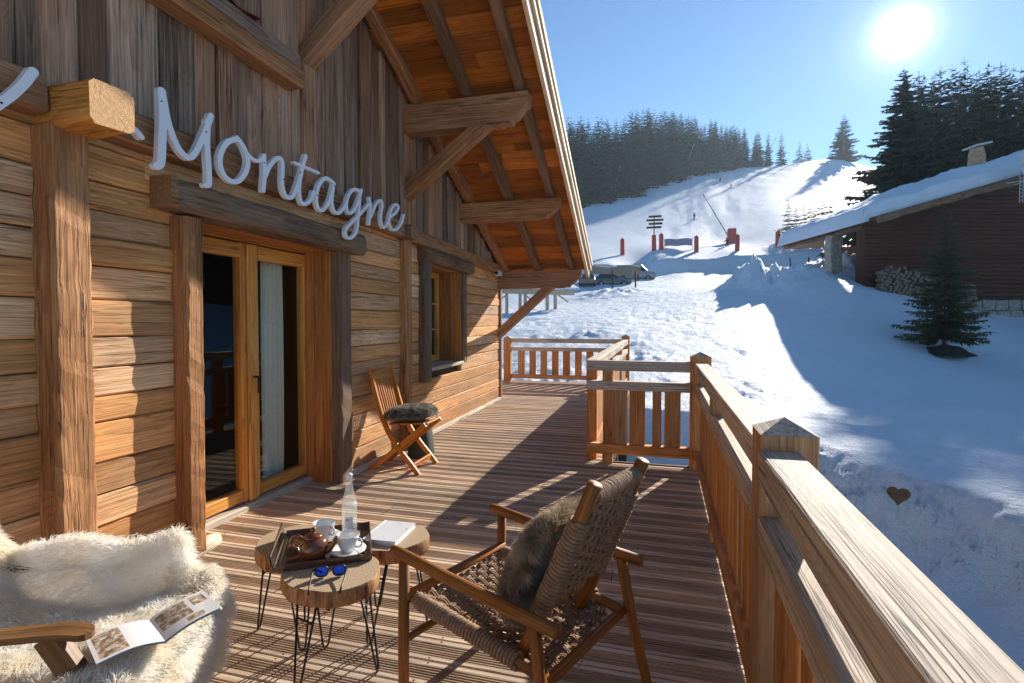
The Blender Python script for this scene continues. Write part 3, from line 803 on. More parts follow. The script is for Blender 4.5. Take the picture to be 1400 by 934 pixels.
# ---------------------------------------------------------------- vehicles and road furniture
def vehicle(name, label, x, y, rz, L, W, prof, paint, win):
    """body: a side outline swept across the width with tucked-in sides; windows and wheels are parts"""
    v = thing(name, label, 'van' if 'van' in name else 'car', at(x, y, -.35), rz); v.scale = (.86, .86, .86)
    b = MB(); rows = []
    for (s, k) in ((-1, .86), (-.96, .95), (-.8, 1.0), (.8, 1.0), (.96, .95), (1, .86)):
        rows.append([((px * L - L / 2), s * W / 2 * (1 - .16 * max(0, (pz - .9)) / .9), .32 + (pz - .32) * (k if pz > .5 else 1)) for (px, pz) in prof])
    n = len(prof); vs = [p for r in rows for p in r]; fs = []
    for i in range(len(rows) - 1):
        for j in range(n):
            j2 = (j + 1) % n; fs.append((i * n + j, i * n + j2, (i + 1) * n + j2, (i + 1) * n + j))
    fs.append(tuple(range(n))); fs.append(tuple((len(rows) - 1) * n + j for j in range(n - 1, -1, -1)))
    b.add(vs, fs); b.build('body', M[paint], v)
    for (x0, x1, z0, z1, sl0, sl1) in win:
        for s in (-1, 1):
            b = MB(); yy = [s * (W / 2 * (1 - .16 * max(0, z - .9) / .9) + .006) * 1.0 for z in (z0, z1)]
            b.add([(x0 * L - L / 2, yy[0], z0), (x1 * L - L / 2, yy[0], z0), (x1 * L - L / 2 + sl1, yy[1], z1), (x0 * L - L / 2 + sl0, yy[1], z1)], [(0, 1, 2, 3)]); b.build('window', M['carglass'], v)
    for px in (.19, .80):
        for s in (-1, 1):
            b = MB(); b.tube([(px * L - L / 2, s * (W / 2 - .2), .32), (px * L - L / 2, s * (W / 2 + .02), .32)], .32, 16); w = b.build('wheel', M['tyre'], v)
            b = MB(); b.tube([(px * L - L / 2, s * (W / 2 + .0), .32), (px * L - L / 2, s * (W / 2 + .035), .32)], .18, 12); b.build('rim', M['lance'], w)
    for s in (-1, 1):
        b = MB(); b.lathe([(.001, .03), (.08, .02), (.1, -.02)], (0, 0, 0), 10); h = b.build('headlight', M['chrome'], v); h.location = (L / 2 - .03, s * W * .36, .75); h.rotation_euler = (0, R(90), 0)
    return v
VAN = [(0, .35), (0, 1.0), (.02, 1.8), (.06, 1.95), (.66, 1.95), (.80, 1.2), (.97, 1.02), (1, .8), (1, .35)]
CAR = [(0, .35), (.0, .85), (.05, .98), (.16, 1.42), (.55, 1.45), (.72, .98), (.97, .84), (1, .6), (1, .35)]
VS = 1
vehicle('van', 'silver grey van parked below the road bank', -1.7, 56.5, R(8), 4.9, 1.95, VAN, 'vanpaint', [(.05, .28, 1.15, 1.75, .05, 0), (.30, .50, 1.15, 1.75, 0, 0), (.52, .76, 1.15, 1.75, 0, -.38)])
vehicle('parked_car', 'dark car parked in the snow behind the two fence stakes', -3.7, 51.2, R(10), 4.2, 1.75, CAR, 'darkpaint', [(.14, .36, .98, 1.34, .2, 0), (.38, .66, .98, 1.34, 0, -.42)])
vehicle('parked_car', 'dark brown car half hidden left of the dark parked car', -6.0, 50.5, R(95), 3.9, 1.75, CAR, 'brownpaint', [(.14, .36, .98, 1.34, .2, 0), (.38, .66, .98, 1.34, 0, -.42)])
cx, cy = LD(27.2, 42)
vehicle('parked_car', 'dark blue car parked under the porch behind the stone pillar', cx, cy, R(60), 4.1, 1.75, CAR, 'darkpaint', [(.14, .36, .98, 1.34, .2, 0), (.38, .66, .98, 1.34, 0, -.42)])
sh = thing('bus_shelter', 'long low tan canopy beside the road, left of the van', 'shelter', at(-3.6, 53.0, -.45), R(8))
b = MB(); b.grid([[(-3.0 + 5.6 * i / 14, -.5 + .9 * (j / 4) ** 2, 1.0 + .95 * (j / 4) ** .6 + .10 * math.sin(i * .7)) for j in range(5)] for i in range(15)]); b.build('canopy', M['shelter'], sh)
for sx in (-2.8, 2.4):
    b = MB(); b.tube([(sx, .3, -.2), (sx, .3, 1.6)], .06, 6); b.build('post', M['farwood'], sh)
fp = None
for (x, y, h, lb) in [(-3.2, 44.5, 1.9, 'left one of two thin stakes in the snow in front of the dark car'), (-1.3, 45.0, 1.6, 'right one of two thin stakes in the snow in front of the van'), (12.97, 55.4, 1.7, 'thin fence stake farthest from the stone pillar'), (11.75, 44.7, 1.3, 'short fence stake by the snow heap'), (13.4, 46.5, 1.9, 'fence stake just left of the stone pillar')]:
    if fp is None:
        b = MB(); b.tube([(0, 0, -.2), (.02, 0, .5), (0, 0, 1.0)], [.07, .065, .06], 7); fp = b.build('fence_stake', M['farwood']); o = fp
    else: o = fp.copy(); col.objects.link(o)
    o.location = at(x, y); o.scale = (1, 1, h); tag(o, lb, 'stake', 'wooden stakes in the snow')

# dark wooden heart pressed into the bank
hx_, hy_ = LD(5.33, 7.05)
ht = MB(); P = []
for i in range(40):
    t = 2 * math.pi * i / 40
    P.append((16 * math.sin(t) ** 3 / 16 * .135, 0, (13 * math.cos(t) - 5 * math.cos(2 * t) - 2 * math.cos(3 * t) - math.cos(4 * t)) / 16 * .135))
ht.prism(P, (0, .03, 0)); ht.tube([(p[0] * .93, -.006, p[2] * .93) for p in P], .012, 6, closed=True)
h_ = tag(ht.build('wooden_heart', M['darktimber']), 'dark wooden heart decoration stuck in the snow bank below the terrace', 'heart')
h_.location = (hx_, hy_, -.97); h_.rotation_euler = (R(-12), 0, R(-30))

# open timber shed glimpsed under the roof brace
shx, shy = LD(1.6, 36.0)
sd = thing('timber_shed', 'pale open timber shed in the snow seen under the roof brace', 'shed', (shx, shy, 2.0), R(18))
b = MB(); b.beam((-2.4, -.9, 1.52), (2.6, -.9, 1.40), .16, .36, rough=.01, seg=3); b.build('fascia', M['cream'], sd)
b = MB(); b.prism([(-2.7, -1.2, 1.72), (2.9, -1.2, 1.60), (2.9, 2, 2.1), (-2.7, 2, 2.2)], (0, 0, .12)); b.build('roof', M['snow'], sd)
for sx in (-2.0, -1.1, -.75, .75, 1.3):
    b = MB(); b.box((sx - .11, -.98, -.4), (sx + .11, -.78, 1.36), 2, .01); b.build('post', M['cream'], sd)
for sx, dx in ((-2.0, -.7), (-.75, .6), (1.5, .7)):
    b = MB(); b.beam((sx, -.88, 1.25), (sx + dx, -.88, .75), .1, .1); b.build('brace', M['cream'], sd)

# ---------------------------------------------------------------- the neighbouring chalet
nx, ny = LD(0, 0)
ch = thing('snowy_chalet', 'dark wooden chalet with thick snow on its roof and a stone pillar porch', 'chalet', (0, 0, 0), math.atan2(RT[1], RT[0]))
# local frame: x to the right, y ahead
XE, XR, ZE, SL = 20.1, 34.0, 6.95, .285
def rk(x): return ZE + (min(x, 2 * XR - x) - XE) * SL
YF, YB = 29.3, 38.5
b = MB()
zz = .6
while zz < 11.0:
    hgt = rng.uniform(.2, .26)
    x0 = max(20.45, XE + (zz + hgt - .1 - ZE) / SL); x1 = 2 * XR - x0
    if x1 - x0 > 1: b.beam((x0, YF + .8 + rng.uniform(-.01, .01), zz + hgt / 2), (x1, YF + .8, zz + hgt / 2), .16, hgt - .012, ch=.03)
    zz += hgt
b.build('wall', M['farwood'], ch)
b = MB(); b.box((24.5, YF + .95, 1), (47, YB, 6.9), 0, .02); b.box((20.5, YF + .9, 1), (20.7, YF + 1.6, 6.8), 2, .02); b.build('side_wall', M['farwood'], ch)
b = MB()
for k in range(36):
    x0 = 20.5 + k * .75; 
    for q in range(5 if x0 > 26 else 3): b.box((x0 + .1 * (q % 2) + rng.uniform(0, .06), YF + .55 + rng.uniform(0, .05), -.4 + q * .62), (x0 + .72 + .1 * (q % 2), YF + .9, .2 + q * .62), 0, .06, rough=.03)
b.build('stone_base', M['stone'], ch)
b = MB()   # roof slab, both slopes
for (xa, xb) in ((XE, XR), (XR, 2 * XR - XE)):
    za, zb = rk(xa), rk(xb)
    b.add([(xa, YF - .7, za), (xb, YF - .7, zb), (xb, YB, zb), (xa, YB, za), (xa, YF - .7, za + .3), (xb, YF - .7, zb + .3), (xb, YB, zb + .3), (xa, YB, za + .3)],
          [(0, 3, 2, 1), (4, 5, 6, 7), (0, 1, 5, 4), (1, 2, 6, 5), (2, 3, 7, 6), (3, 0, 4, 7)])
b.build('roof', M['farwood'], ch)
b = MB()
for k in range(12):
    x0 = XE + k * 1.15; b.beam((x0, YF - .74, rk(x0) + .08 + rng.uniform(-.05, .05)), (x0 + 1.16, YF - .74, rk(x0 + 1.16) + .08 + rng.uniform(-.05, .05)), .12, .34, seg=3, rough=.03)
b.build('rake_board', M['darktimber'], ch)
b = MB()   # the snow blanket: rounded edges, uneven thickness
P = []
nxs, nys = 170, 60
xa_, xb_ = XE - .35, 2 * XR - XE + .35
for i in range(nxs):
    xs = xa_ + (xb_ - xa_) * i / (nxs - 1); row = []
    for j in range(nys):
        tj = (j / (nys - 1)) ** 1.5
        ysn = YF - .25 + (YB + .6 - YF) * tj
        e = min((xs - xa_) * .8, (xb_ - xs) * .8, (ysn - YF + .25), YB + .3 - ysn)
        th = (.92 + .3 * float(fbm(np.array(xs * 2.3), np.array(1.7), 3, 80))) * (1 - math.exp(-max(0, e) / .14)) + .62 * float(sstep(.3, 4.5, e))
        th *= 1 + .22 * float(fbm(np.array(xs * .5), np.array(ysn * .5), 3, 77))
        th += (.34 * float(fbm(np.array(xs * 1.5), np.array(ysn * 1.1), 4, 78)) + .10 * float(fbm(np.array(xs * 5), np.array(ysn * 3), 2, 79))) * float(sstep(.05, .6, e))
        edge = .42 * float(fbm(np.array(xs * 1.2), np.array(3.0), 3, 79))
        row.append((xs, ysn + (edge if j < 6 else 0), rk(xs) + .24 + max(0.0, th) - (.1 if e < .01 else 0)))
    P.append(row)
b.grid(P)
b.build('roof_snow', M['snow'], ch)
b = MB(); b.box((20.15, 32.7, 2.6), (20.9, 33.4, 6.9), 2, .05, seg=10, rough=.03); b.build('stone_pillar', M['stone'], ch)
b = MB(); b.beam((20.5, 30.3, 6.95), (20.5, 38.3, 6.95), .3, .3, rough=.01, seg=5); b.build('porch_beam', M['darktimber'], ch)
cz = rk(31.8) + .6
b = MB(); b.lathe([(.72, .2), (.62, 1.9), (.5, 2.35)], (31.8, 35.6, cz), 4, smooth=False); k = b.build('chimney', M['chimney'], ch)
b = MB(); b.beam((31.25, 35.6, cz + 2.42), (32.35, 35.6, cz + 2.66), 1.1, .10, ch=.01); b.build('chimney_cap', M['dish'], k)
# window shutters line faintly drawn on the dark front
b = MB(); b.box((25.6, YF + .66, 1.5), (25.75, YF + .72, 7.6), 2, .01); b.build('corner_board', M['farwood'], ch)
# satellite dish on its lattice mast in front of the gable
dx, dy = LD(27.55, 28.0)
ds = thing('satellite_dish', 'pale round satellite dish on a lattice bracket at the chalet roof edge', 'satellite dish', (dx, dy, 9.85), math.atan2(RT[1], RT[0]))
b = MB(); b.lathe([(.001, -.02), (.25, 0), (.5, .06), (.68, .14), (.70, .14), (.52, .04), (.26, -.03), (.001, -.05)], (0, 0, 0), 28); o = b.build('reflector', M['dish'], ds); o.rotation_euler = (R(84), 0, R(18))
b = MB(); b.tube([(0, 0, .0), (.08, -.5, .02)], .02, 6); b.box((.0, -.62, -.07), (.16, -.48, .09), 1, .02); b.build('feed_arm', M['black'], ds)
b = MB()
for sx in (-.09, .09): b.tube([(sx, .1, -.3), (sx, .1, -2.0)], .018, 6)
for q in range(8): b.tube([(-.09, .1, -.4 - q * .2), (.09, .1, -.52 - q * .2)], .012, 5)
b.tube([(-.8, .12, -.95), (.09, .1, -.8)], .02, 6); b.tube([(0, .1, 0), (0, .1, -.4)], .03, 6)
b.tube([(0, .1, -.9), (0, 1.2, -1.0)], .03, 6)
b.build('lattice_mast', M['dish'], ds)
# firewood stacked against the front wall
lg = None
g0 = 0
for i in range(24):
    for j in range(9):
        lx = 20.9 + i * .225 + (j % 2) * .11 + rng.uniform(-.03, .03)
        gz = 3.55 - (lx - 20.9) * .32
        top = 1.0 + .9 * min(1, (lx - 20.7) / 3.2)
        if j * .215 > top + rng.uniform(-.1, .15): continue
        wx, wy = LD(lx, YF + .1 + rng.uniform(-.06, .06))
        if lg is None:
            b = MB(); b.lathe([(.11, -.22), (.11, .22)], (0, 0, 0), 8, smooth=False, fn=lambda a: 1 + .18 * math.sin(2 * a + .5)); lg = b.build('split_log', M['logend']); o = lg
        else: o = lg.copy(); col.objects.link(o)
        o.location = (wx, wy, gz - .2 + j * .215); o.rotation_euler = (R(90), rng.uniform(0, 6.28), math.atan2(RT[1], RT[0]) + rng.uniform(-.1, .1)); sq = rng.uniform(.8, 1.12); o.scale = (sq, sq, 1)
        tag(o, 'split log in the firewood stacked against the dark chalet wall', 'log', 'split logs of the firewood stack')
# ---------------------------------------------------------------- our chalet
house = thing('timber_chalet', 'old timber chalet wall with plank siding, carved lettering beam and wide bracketed eave', 'chalet', (0, 0, 0))
XW = -2.65
YE = 8.97
def soff(y): return 3.11 + .42 * (7.0 - y) + .11        # underside of the roof boards
DOOR = (2.47, 3.92, 2.02); WIN = (5.78, 7.02, .86, 2.12)
# lower storey: horizontal boards
b = MB()
z = 0.03
while z < 2.36:
    h = rng.uniform(.125, .205)
    if z + h > 2.3: h = 2.40 - z
    segs = [(-3.0, 1.70), (1.80, 2.42), (4.0, 5.2), (5.25, YE)]
    out = []
    for (a, c) in segs:
        if a == 5.25 and z + h > WIN[2] - .02 and z < WIN[3] + .02:
            out += [(a, WIN[0] - .0), (WIN[1] + .0, c)]
        else: out.append((a, c))
    for (a, c) in out:
        dx = rng.uniform(-.008, .008)
        n = max(2, int((c - a) / .35))
        b.beam((XW - .03 + dx, a, z + h / 2), (XW - .03 + dx, c, z + h / 2), .06, h - .005, ch=.009, seg=n, rough=.0018)
    z += h
# above the door
b.beam((XW - .03, 2.2, 2.28), (XW - .03, 4.2, 2.28), .06, .2, ch=.014, seg=5, rough=.002)
b.build('log_siding', M['siding'], house)
# wall behind the boards, round the openings
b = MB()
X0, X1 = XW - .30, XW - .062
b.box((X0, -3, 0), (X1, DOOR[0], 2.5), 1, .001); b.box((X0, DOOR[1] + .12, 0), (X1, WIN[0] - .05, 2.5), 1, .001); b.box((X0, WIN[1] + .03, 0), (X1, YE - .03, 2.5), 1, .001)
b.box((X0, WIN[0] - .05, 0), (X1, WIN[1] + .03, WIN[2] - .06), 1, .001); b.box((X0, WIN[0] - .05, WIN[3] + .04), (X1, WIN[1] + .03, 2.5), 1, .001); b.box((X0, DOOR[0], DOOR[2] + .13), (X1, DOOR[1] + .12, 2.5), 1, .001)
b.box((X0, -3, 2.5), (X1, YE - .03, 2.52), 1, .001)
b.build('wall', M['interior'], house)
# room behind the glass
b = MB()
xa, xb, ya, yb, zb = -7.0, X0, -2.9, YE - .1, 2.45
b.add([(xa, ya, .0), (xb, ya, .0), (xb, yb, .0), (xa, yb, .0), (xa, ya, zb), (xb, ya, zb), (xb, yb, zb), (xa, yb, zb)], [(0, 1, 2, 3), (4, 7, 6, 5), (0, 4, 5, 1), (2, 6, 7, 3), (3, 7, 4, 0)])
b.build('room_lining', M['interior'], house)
# end wall round the corner
b = MB(); z = .03
while z < 2.5:
    h = rng.uniform(.14, .2); b.beam((-9, YE - .03, z + h / 2), (XW - .065, YE - .03, z + h / 2), .06, h - .004, ch=.014); z += h
b.build('end_wall', M['siding'], house)
b = MB(); b.box((XW - .05, YE - .02, 0), (XW + .03, YE + .07, 2.05), 2, .008, seg=6, rough=.002); b.build('corner_board', M['timber'], house)

# gable: upright boards of uneven width
b = MB(); y = -3.0
while y < YE:
    w = rng.uniform(.085, .175); y1 = min(y + w, YE); dx = rng.choice([0, 0, .012, .022, .03])
    zt_ = soff(y1) - .01
    b.beam((XW - .02 + dx, (y + y1) / 2, 2.44), (XW - .02 + dx, (y + y1) / 2, max(2.5, zt_)), (y1 - y) - .004, .035, up=(1, 0, 0), ch=.006, seg=4, rough=.0012)
    y = y1
b.build('gable_cladding', M['cladding'], house)
# wall beam under the gable, three lengths with the log ends between
def part(name, mat, fn, end=None):
    q = MB(); fn(q); return q.build(name, [M[mat], M[end]] if end else M[mat], house)
part('wall_beam', 'beam', lambda q: q.beam((XW + .02, -3, 2.405), (XW + .02, 1.66, 2.405), .2, .16, seg=14, rough=.004, ch=.012))
part('wall_beam', 'beam', lambda q: q.beam((XW + .02, 1.86, 2.405), (XW + .02, 5.02, 2.405), .2, .16, seg=10, rough=.004, ch=.012))
part('wall_beam', 'beam', lambda q: q.beam((XW + .01, 5.2, 2.39), (XW + .01, YE, 2.34), .18, .15, seg=10, rough=.004, ch=.012))
part('log_end', 'newbeam', lambda q: q.beam((XW - .05, 1.775, 2.37), (-2.30, 1.765, 2.365), .195, .185, ch=.022, seg=9, rough=.0035, endmi=1), 'endgrain')
part('log_end', 'darktimber', lambda q: q.beam((XW - .05, 5.11, 2.39), (-2.46, 5.11, 2.385), .17, .15, ch=.03, seg=3, rough=.006, endmi=1), 'endgrain_dark')
part('post', 'timber', lambda q: q.beam((-2.60, 1.755, 0), (-2.60, 1.75, 2.285), .17, .14, up=(1, 0, 0), ch=.016, seg=34, rough=.0042))
part('post', 'cladding', lambda q: q.beam((-2.615, 1.755, 2.46), (-2.615, 1.755, soff(1.75)), .15, .07, up=(1, 0, 0), ch=.012, seg=12, rough=.003))
part('post', 'timber', lambda q: q.beam((-2.63, 2.41, .06), (-2.62, 2.41, 2.02), .125, .16, up=(1, 0, 0), ch=.016, seg=32, rough=.005))
part('post', 'darktimber', lambda q: q.beam((-2.66, 4.02, 0), (-2.66, 4.02, 2.05), .16, .13, up=(1, 0, 0), ch=.012, seg=18, rough=.005))
part('post', 'timber', lambda q: q.beam((-2.63, 5.2, 0), (-2.63, 5.2, 2.31), .15, .13, up=(1, 0, 0), ch=.03, seg=16, rough=.005))
part('upright', 'cladding', lambda q: q.beam((-2.615, 3.54, 2.49), (-2.615, 3.54, 4.2), .15, .06, up=(1, 0, 0), ch=.01, seg=10, rough=.003))
# door lintel and the log sill beside the door
part('lintel', 'darktimber', lambda q: q.beam((-2.60, 2.27, 2.125), (-2.60, 4.2, 2.115), .20, .175, ch=.03, seg=12, rough=.006))
part('lintel_end', 'timber', lambda q: q.beam((-2.60, 2.225, 2.13), (-2.60, 2.268, 2.13), .2, .17, ch=.006, endmi=1), 'endgrain_dark')
part('log_sill', 'sill', lambda q: q.tube([(-2.66, 1.85 + .1 * k, .035 + .004 * math.sin(k)) for k in range(9)], [.05, .055, .06, .055, .05, .055, .06, .055, .04], 9))
part('base_board', 'sill', lambda q: q.beam((XW + .012, 4.12, .03), (XW + .012, YE, .03), .05, .06, ch=.01, seg=14, rough=.006))

# french door
dr = MB().box((-3.07, DOOR[0] - .02, 2.02), (-2.96, 4.09, 2.14), 1, .006).box((-3.07, 4.0, .03), (-2.96, 4.09, 2.018), 2, .006).box((-3.07, 2.44, .03), (-2.96, 2.55, 2.018), 2, .006).build('french_door', M['oak'], house)
for (a, c) in ((2.555, 3.275), (3.285, 3.995)):
    q = MB()
    for (y0, y1) in ((a, a + .085), (c - .085, c)): q.box((-3.03, y0, .06), (-2.95, y1, 2.01), 2, .008)
    q.box((-3.028, a + .087, 1.90), (-2.953, c - .087, 2.008), 1, .006); q.box((-3.028, a + .087, .062), (-2.953, c - .087, .15), 1, .006)
    fr = q.build('door_leaf', M['oak'], dr)
    q = MB(); q.box((-2.998, a + .08, .14), (-2.986, c - .08, 1.91), 2, .001); q.build('pane', M['pane'], dr)
q = MB(); q.box((-2.955, 3.235, .06), (-2.925, 3.325, 2.0), 2, .012); q.build('meeting_stile', M['oak'], dr)
q = MB(); q.tube([(-2.925, 3.28, 1.0), (-2.885, 3.28, 1.0), (-2.88, 3.28, .98), (-2.88, 3.28, .88)], .009, 8); q.build('handle', M['steel'], dr)
part('door_sill', 'sill', lambda q: q.box((-3.07, 2.5, -.02), (-2.90, 4.02, .045), 1, .012))
def jambs(q):
    for k in range(3): q.box((-2.95 + k * .085, 4.0, .0), (-2.868 + k * .085, 3.93, 2.03), 2, .006)
part('door_jamb', 'jamb', jambs)
def jambs2(q):
    for k in range(3): q.box((-2.95 + k * .085, 2.40, .0), (-2.868 + k * .085, 2.475, 2.03), 2, .006)
part('door_jamb', 'jamb', jambs2)
part('door_head', 'jamb', lambda q: q.box((-2.95, 2.48, 2.03), (-2.72, 3.925, 2.065), 1, .004))
cu = MB(); P = []
for i in range(40):
    y = 3.58 + .26 * i / 39; fold = .028 * math.sin(i * .95) + .012 * math.sin(i * 2.1)
    P.append([(-3.12 + fold * (1 - .25 * (k / 10)), y + .015 * math.sin(k * .3) * (i / 39), 2.08 - 2.04 * k / 10) for k in range(11)])
cu.grid(P); tag(cu.build('curtain', M['curtain']), 'pale linen curtain hanging behind the right door pane', 'curtain')

# window with its heavy surround
wy0, wy1, wz0, wz1 = WIN
wn = MB()
fx = -2.98
for (y0, y1) in ((wy0 + .10, wy0 + .18), (wy1 - .10, wy1 - .02)): wn.box((fx - .06, y0, wz0), (fx, y1, wz1), 2, .006)
wn.box((fx - .06, wy0 + .182, wz1 - .08), (fx, wy1 - .102, wz1), 1, .006); wn.box((fx - .06, wy0 + .182, wz0), (fx, wy1 - .102, wz0 + .09), 1, .006)
w = wn.build('window', M['oak'], house)
q = MB(); m_ = (wy0 + .18 + wy1 - .10) / 2; 
for dy in (-.24, 0, .24): q.box((fx - .045, m_ + dy - .014, wz0 + .092), (fx - .012, m_ + dy + .014, wz1 - .082), 2, .004)
for k in (1, 2): q.box((fx - .043, wy0 + .182, wz0 + .09 + k * (wz1 - wz0 - .17) / 3 - .013), (fx - .006, wy1 - .102, wz0 + .09 + k * (wz1 - wz0 - .17) / 3 + .013), 1, .004)
q.build('glazing_bar', M['oak'], w)
q = MB(); q.box((fx - .036, wy0 + .18, wz0 + .09), (fx - .028, wy1 - .10, wz1 - .08), 2, .001); q.build('pane', M['pane'], w)
q = MB(); P = []
for i in range(24): P.append([(fx - .10 + .02 * math.sin(i * 1.3), wy0 + .62 + .3 * i / 23, wz1 - .05), (fx - .10 + .02 * math.sin(i * 1.3), wy0 + .62 + .3 * i / 23, wz0 + .05)])
q.grid(P); tag(q.build('curtain', M['curtain']), 'grey linen curtain behind the small barred window', 'curtain')
part('window_post', 'darktimber', lambda q: q.beam((-2.62, wy0 - .08, wz0 - .16), (-2.62, wy0 - .08, wz1 + .02), .19, .12, up=(1, 0, 0), ch=.02, seg=14, rough=.006))
part('window_post', 'darktimber', lambda q: q.beam((-2.64, wy1 + .06, wz0 - .03), (-2.64, wy1 + .06, wz1), .13, .07, up=(1, 0, 0), ch=.012, seg=12, rough=.004))
part('window_lintel', 'darktimber', lambda q: q.beam((-2.60, wy0 - .22, wz1 + .10), (-2.60, wy1 + .2, wz1 + .085), .17, .17, ch=.035, seg=10, rough=.006))
def wj(q):
    for k in range(2): q.box((-2.98 + k * .165, wy1 - .02, wz0 - .02), (-2.818 + k * .165, wy1 + .03, wz1 + .03), 2, .005)
def wj2(q):
    for k in range(2): q.box((-2.98 + k * .165, wy0 - .03, wz0 - .02), (-2.818 + k * .165, wy0 + .09, wz1 + .03), 2, .005)
part('window_jamb', 'jamb', wj)
part('window_jamb', 'jamb', wj2)
part('window_sill', 'sill', lambda q: q.box((-2.99, wy0 - .0, wz0 - .05), (-2.60, wy1 - .022, wz0 - .004), 1, .008))
part('window_head', 'jamb', lambda q: q.box((-2.98, wy0 + .09, wz1 + .002), (-2.66, wy1 - .022, wz1 + .03), 1, .004))

# upper balcony edge with its window opening
part('balcony_beam', 'beam', lambda q: q.beam((-2.575, -3, 3.215), (-2.575, 3.34, 3.215), .15, .13, ch=.012, seg=16, rough=.004))
part('balcony_beam', 'cladding', lambda q: q.beam((-2.585, -3, 3.345), (-2.585, 3.34, 3.345), .12, .11, ch=.01, seg=12, rough=.003))
q = MB(); q.box((-2.61, .9, 3.40), (-2.60, 2.52, 4.4), 2, .001); q.build('upper_pane', M['carglass'], house)
q = MB()
q.beam((-2.60, 2.56, 3.4), (-2.60, 2.56, 4.6), .09, .07, up=(1, 0, 0)); q.build('upper_frame', M['cladding'], house)
q = MB(); P = []
for i in range(60):
    y = .6 + 2.35 * i / 59
    P.append([(-2.585 + .075 * math.sin(k / 5 * math.pi - math.pi / 2) + .01 * math.sin(i * .9), y, 3.405 + .035 * math.sin(k / 5 * math.pi) + .008 * math.sin(i * .7 + k)) for k in range(6)])
q.grid(P); tag(q.build('red_cloth', M['redcloth']), 'red cloth laid along the upper balcony beam', 'cloth')

# roof: purlins with carved ends, braces, rafters, boards, barge boards, shingles
def purlin(y, ztop, xend, h=.29, w=.17):
    q = MB(); ox = xend
    pts = [(XW - .2, 0, ztop), (ox, 0, ztop), (ox, 0, ztop - h * .38), (ox - .03, 0, ztop - h * .42), (ox - .13, 0, ztop - h * .78), (ox - .17, 0, ztop - h * .82), (ox - .19, 0, ztop - h * .96), (ox - .26, 0, ztop - h * .95), (ox - .30, 0, ztop - h), (XW - .2, 0, ztop - h)]
    q.prism([(x, y - w / 2, z) for (x, _, z) in pts], (0, w, 0)); return q.build('purlin', M['beam'], house)
purlin(3.54, soff(3.54) - .14, -1.25)
purlin(5.31, soff(5.31) - .13, -1.24, .31)
purlin(7.0, soff(7.0) - .13, -1.20, .26)
purlin(8.93, soff(8.93) - .10, -1.17, .30)
def brace(y, z0, x1, z1, t=.17):
    part('brace', 'beam', lambda q: q.beam((XW - .04, y, z0), (x1, y, z1), .15, t, ch=.016, seg=5, rough=.002, up=(0, 1, 0)))
brace(3.54, 3.42, -1.5, 4.42, .17)
brace(5.31, 2.83, -1.55, 3.66, .17)
brace(8.93, 1.16, -1.62, 2.12, .17)
for (x, w, mt) in ((-2.52, .11, 'beam'), (-1.93, .12, 'darktimber'), (-1.34, .10, 'darktimber')):
    q = MB(); q.beam((x, -3.0, soff(-3.0) - .055), (x, 9.1, soff(9.1) - .055), w, .11, ch=.008, seg=20, rough=.003); q.build('rafter', M[mt], house)
q = MB(); y = 9.12
while y > -3.0:
    w = rng.uniform(.14, .2); y0 = y - w
    c = (y + y0) / 2; d = Vector((0, 1, -.42)).normalized(); nrm = Vector((0, .42, 1)).normalized()
    off = rng.uniform(-.004, .004)
    xs = [-3.2, rng.uniform(-2.3, -1.6), -1.10]
    if rng.random() < .5: xs = [-3.2, -1.10]
    for k in range(len(xs) - 1):
        q.beam((xs[k], c, soff(c) + .015 + off), (xs[k + 1] - .002, c, soff(c) + .015 + off), w * math.sqrt(1 + .42 ** 2) - .004, .03, up=nrm, ch=.004)
    y = y0
q.build('soffit_boards', M['soffit'], house)
def barge(name, x, w, lo, hi, mat, y1=9.16):
    q = MB(); q.beam((x, -3.0, soff(-3.0) + (lo + hi) / 2), (x, y1, soff(y1) + (lo + hi) / 2), w, hi - lo, ch=.006, seg=10, rough=.001); q.build(name, M[mat], house)
barge('barge_board', -1.075, .045, -.13, .10, 'roofedge')
barge('barge_board', -1.035, .03, .0, .16, 'roofedge', 9.18)
barge('barge_board', -1.012, .02, .09, .165, 'roofedge', 9.18)
q = MB(); y = 9.3
while y > -3.0:
    L = .34
    for x0 in np.arange(-3.2, -1.0, .2):
        w = .19; x1 = min(x0 + w, -.985); w = x1 - x0
        q.beam((x0 + w / 2, y, soff(y) + .20), (x0 + w / 2, y - L, soff(y - L) + .175), w, .022, up=(0, .42, 1), ch=.003)
    y -= .24
q.build('roof_shingles', M['shingle'], house)
q = MB(); q.add([(-9, 9.2, soff(9.2) + .1), (-3.2, 9.2, soff(9.2) + .1), (-3.2, -3, soff(-3) + .1), (-9, -3, soff(-3) + .1)], [(0, 1, 2, 3)]); q.build('roof', M['shingle'], house)
# other slope and the rest of the house, seen only from the side
q = MB(); q.add([(-9, -3, soff(-3) + .1), (-1.05, -3, soff(-3) + .1), (-1.05, -12, soff(-3) - 3.6), (-9, -12, soff(-3) - 3.6)], [(0, 1, 2, 3)]); q.build('roof', M['shingle'], house)
# security camera
sc_ = thing('security_camera', 'small white security camera under the eave at the wall corner', 'camera', (XW + .09, 8.62, 2.26))
q = MB(); q.box((-.045, -.13, -.045), (.045, .06, .045), 1, .015); q.build('housing', M['white'], sc_)
q = MB(); q.lathe([(.001, 0), (.03, 0), (.034, .012), (.034, .02)], (0, 0, 0), 14); o = q.build('lens', M['black'], sc_); o.location = (0, -.132, 0); o.rotation_euler = (R(90), 0, 0)
q = MB(); q.tube([(-.09, .03, .03), (-.03, .02, .0)], .015, 8); q.build('bracket', M['white'], sc_)

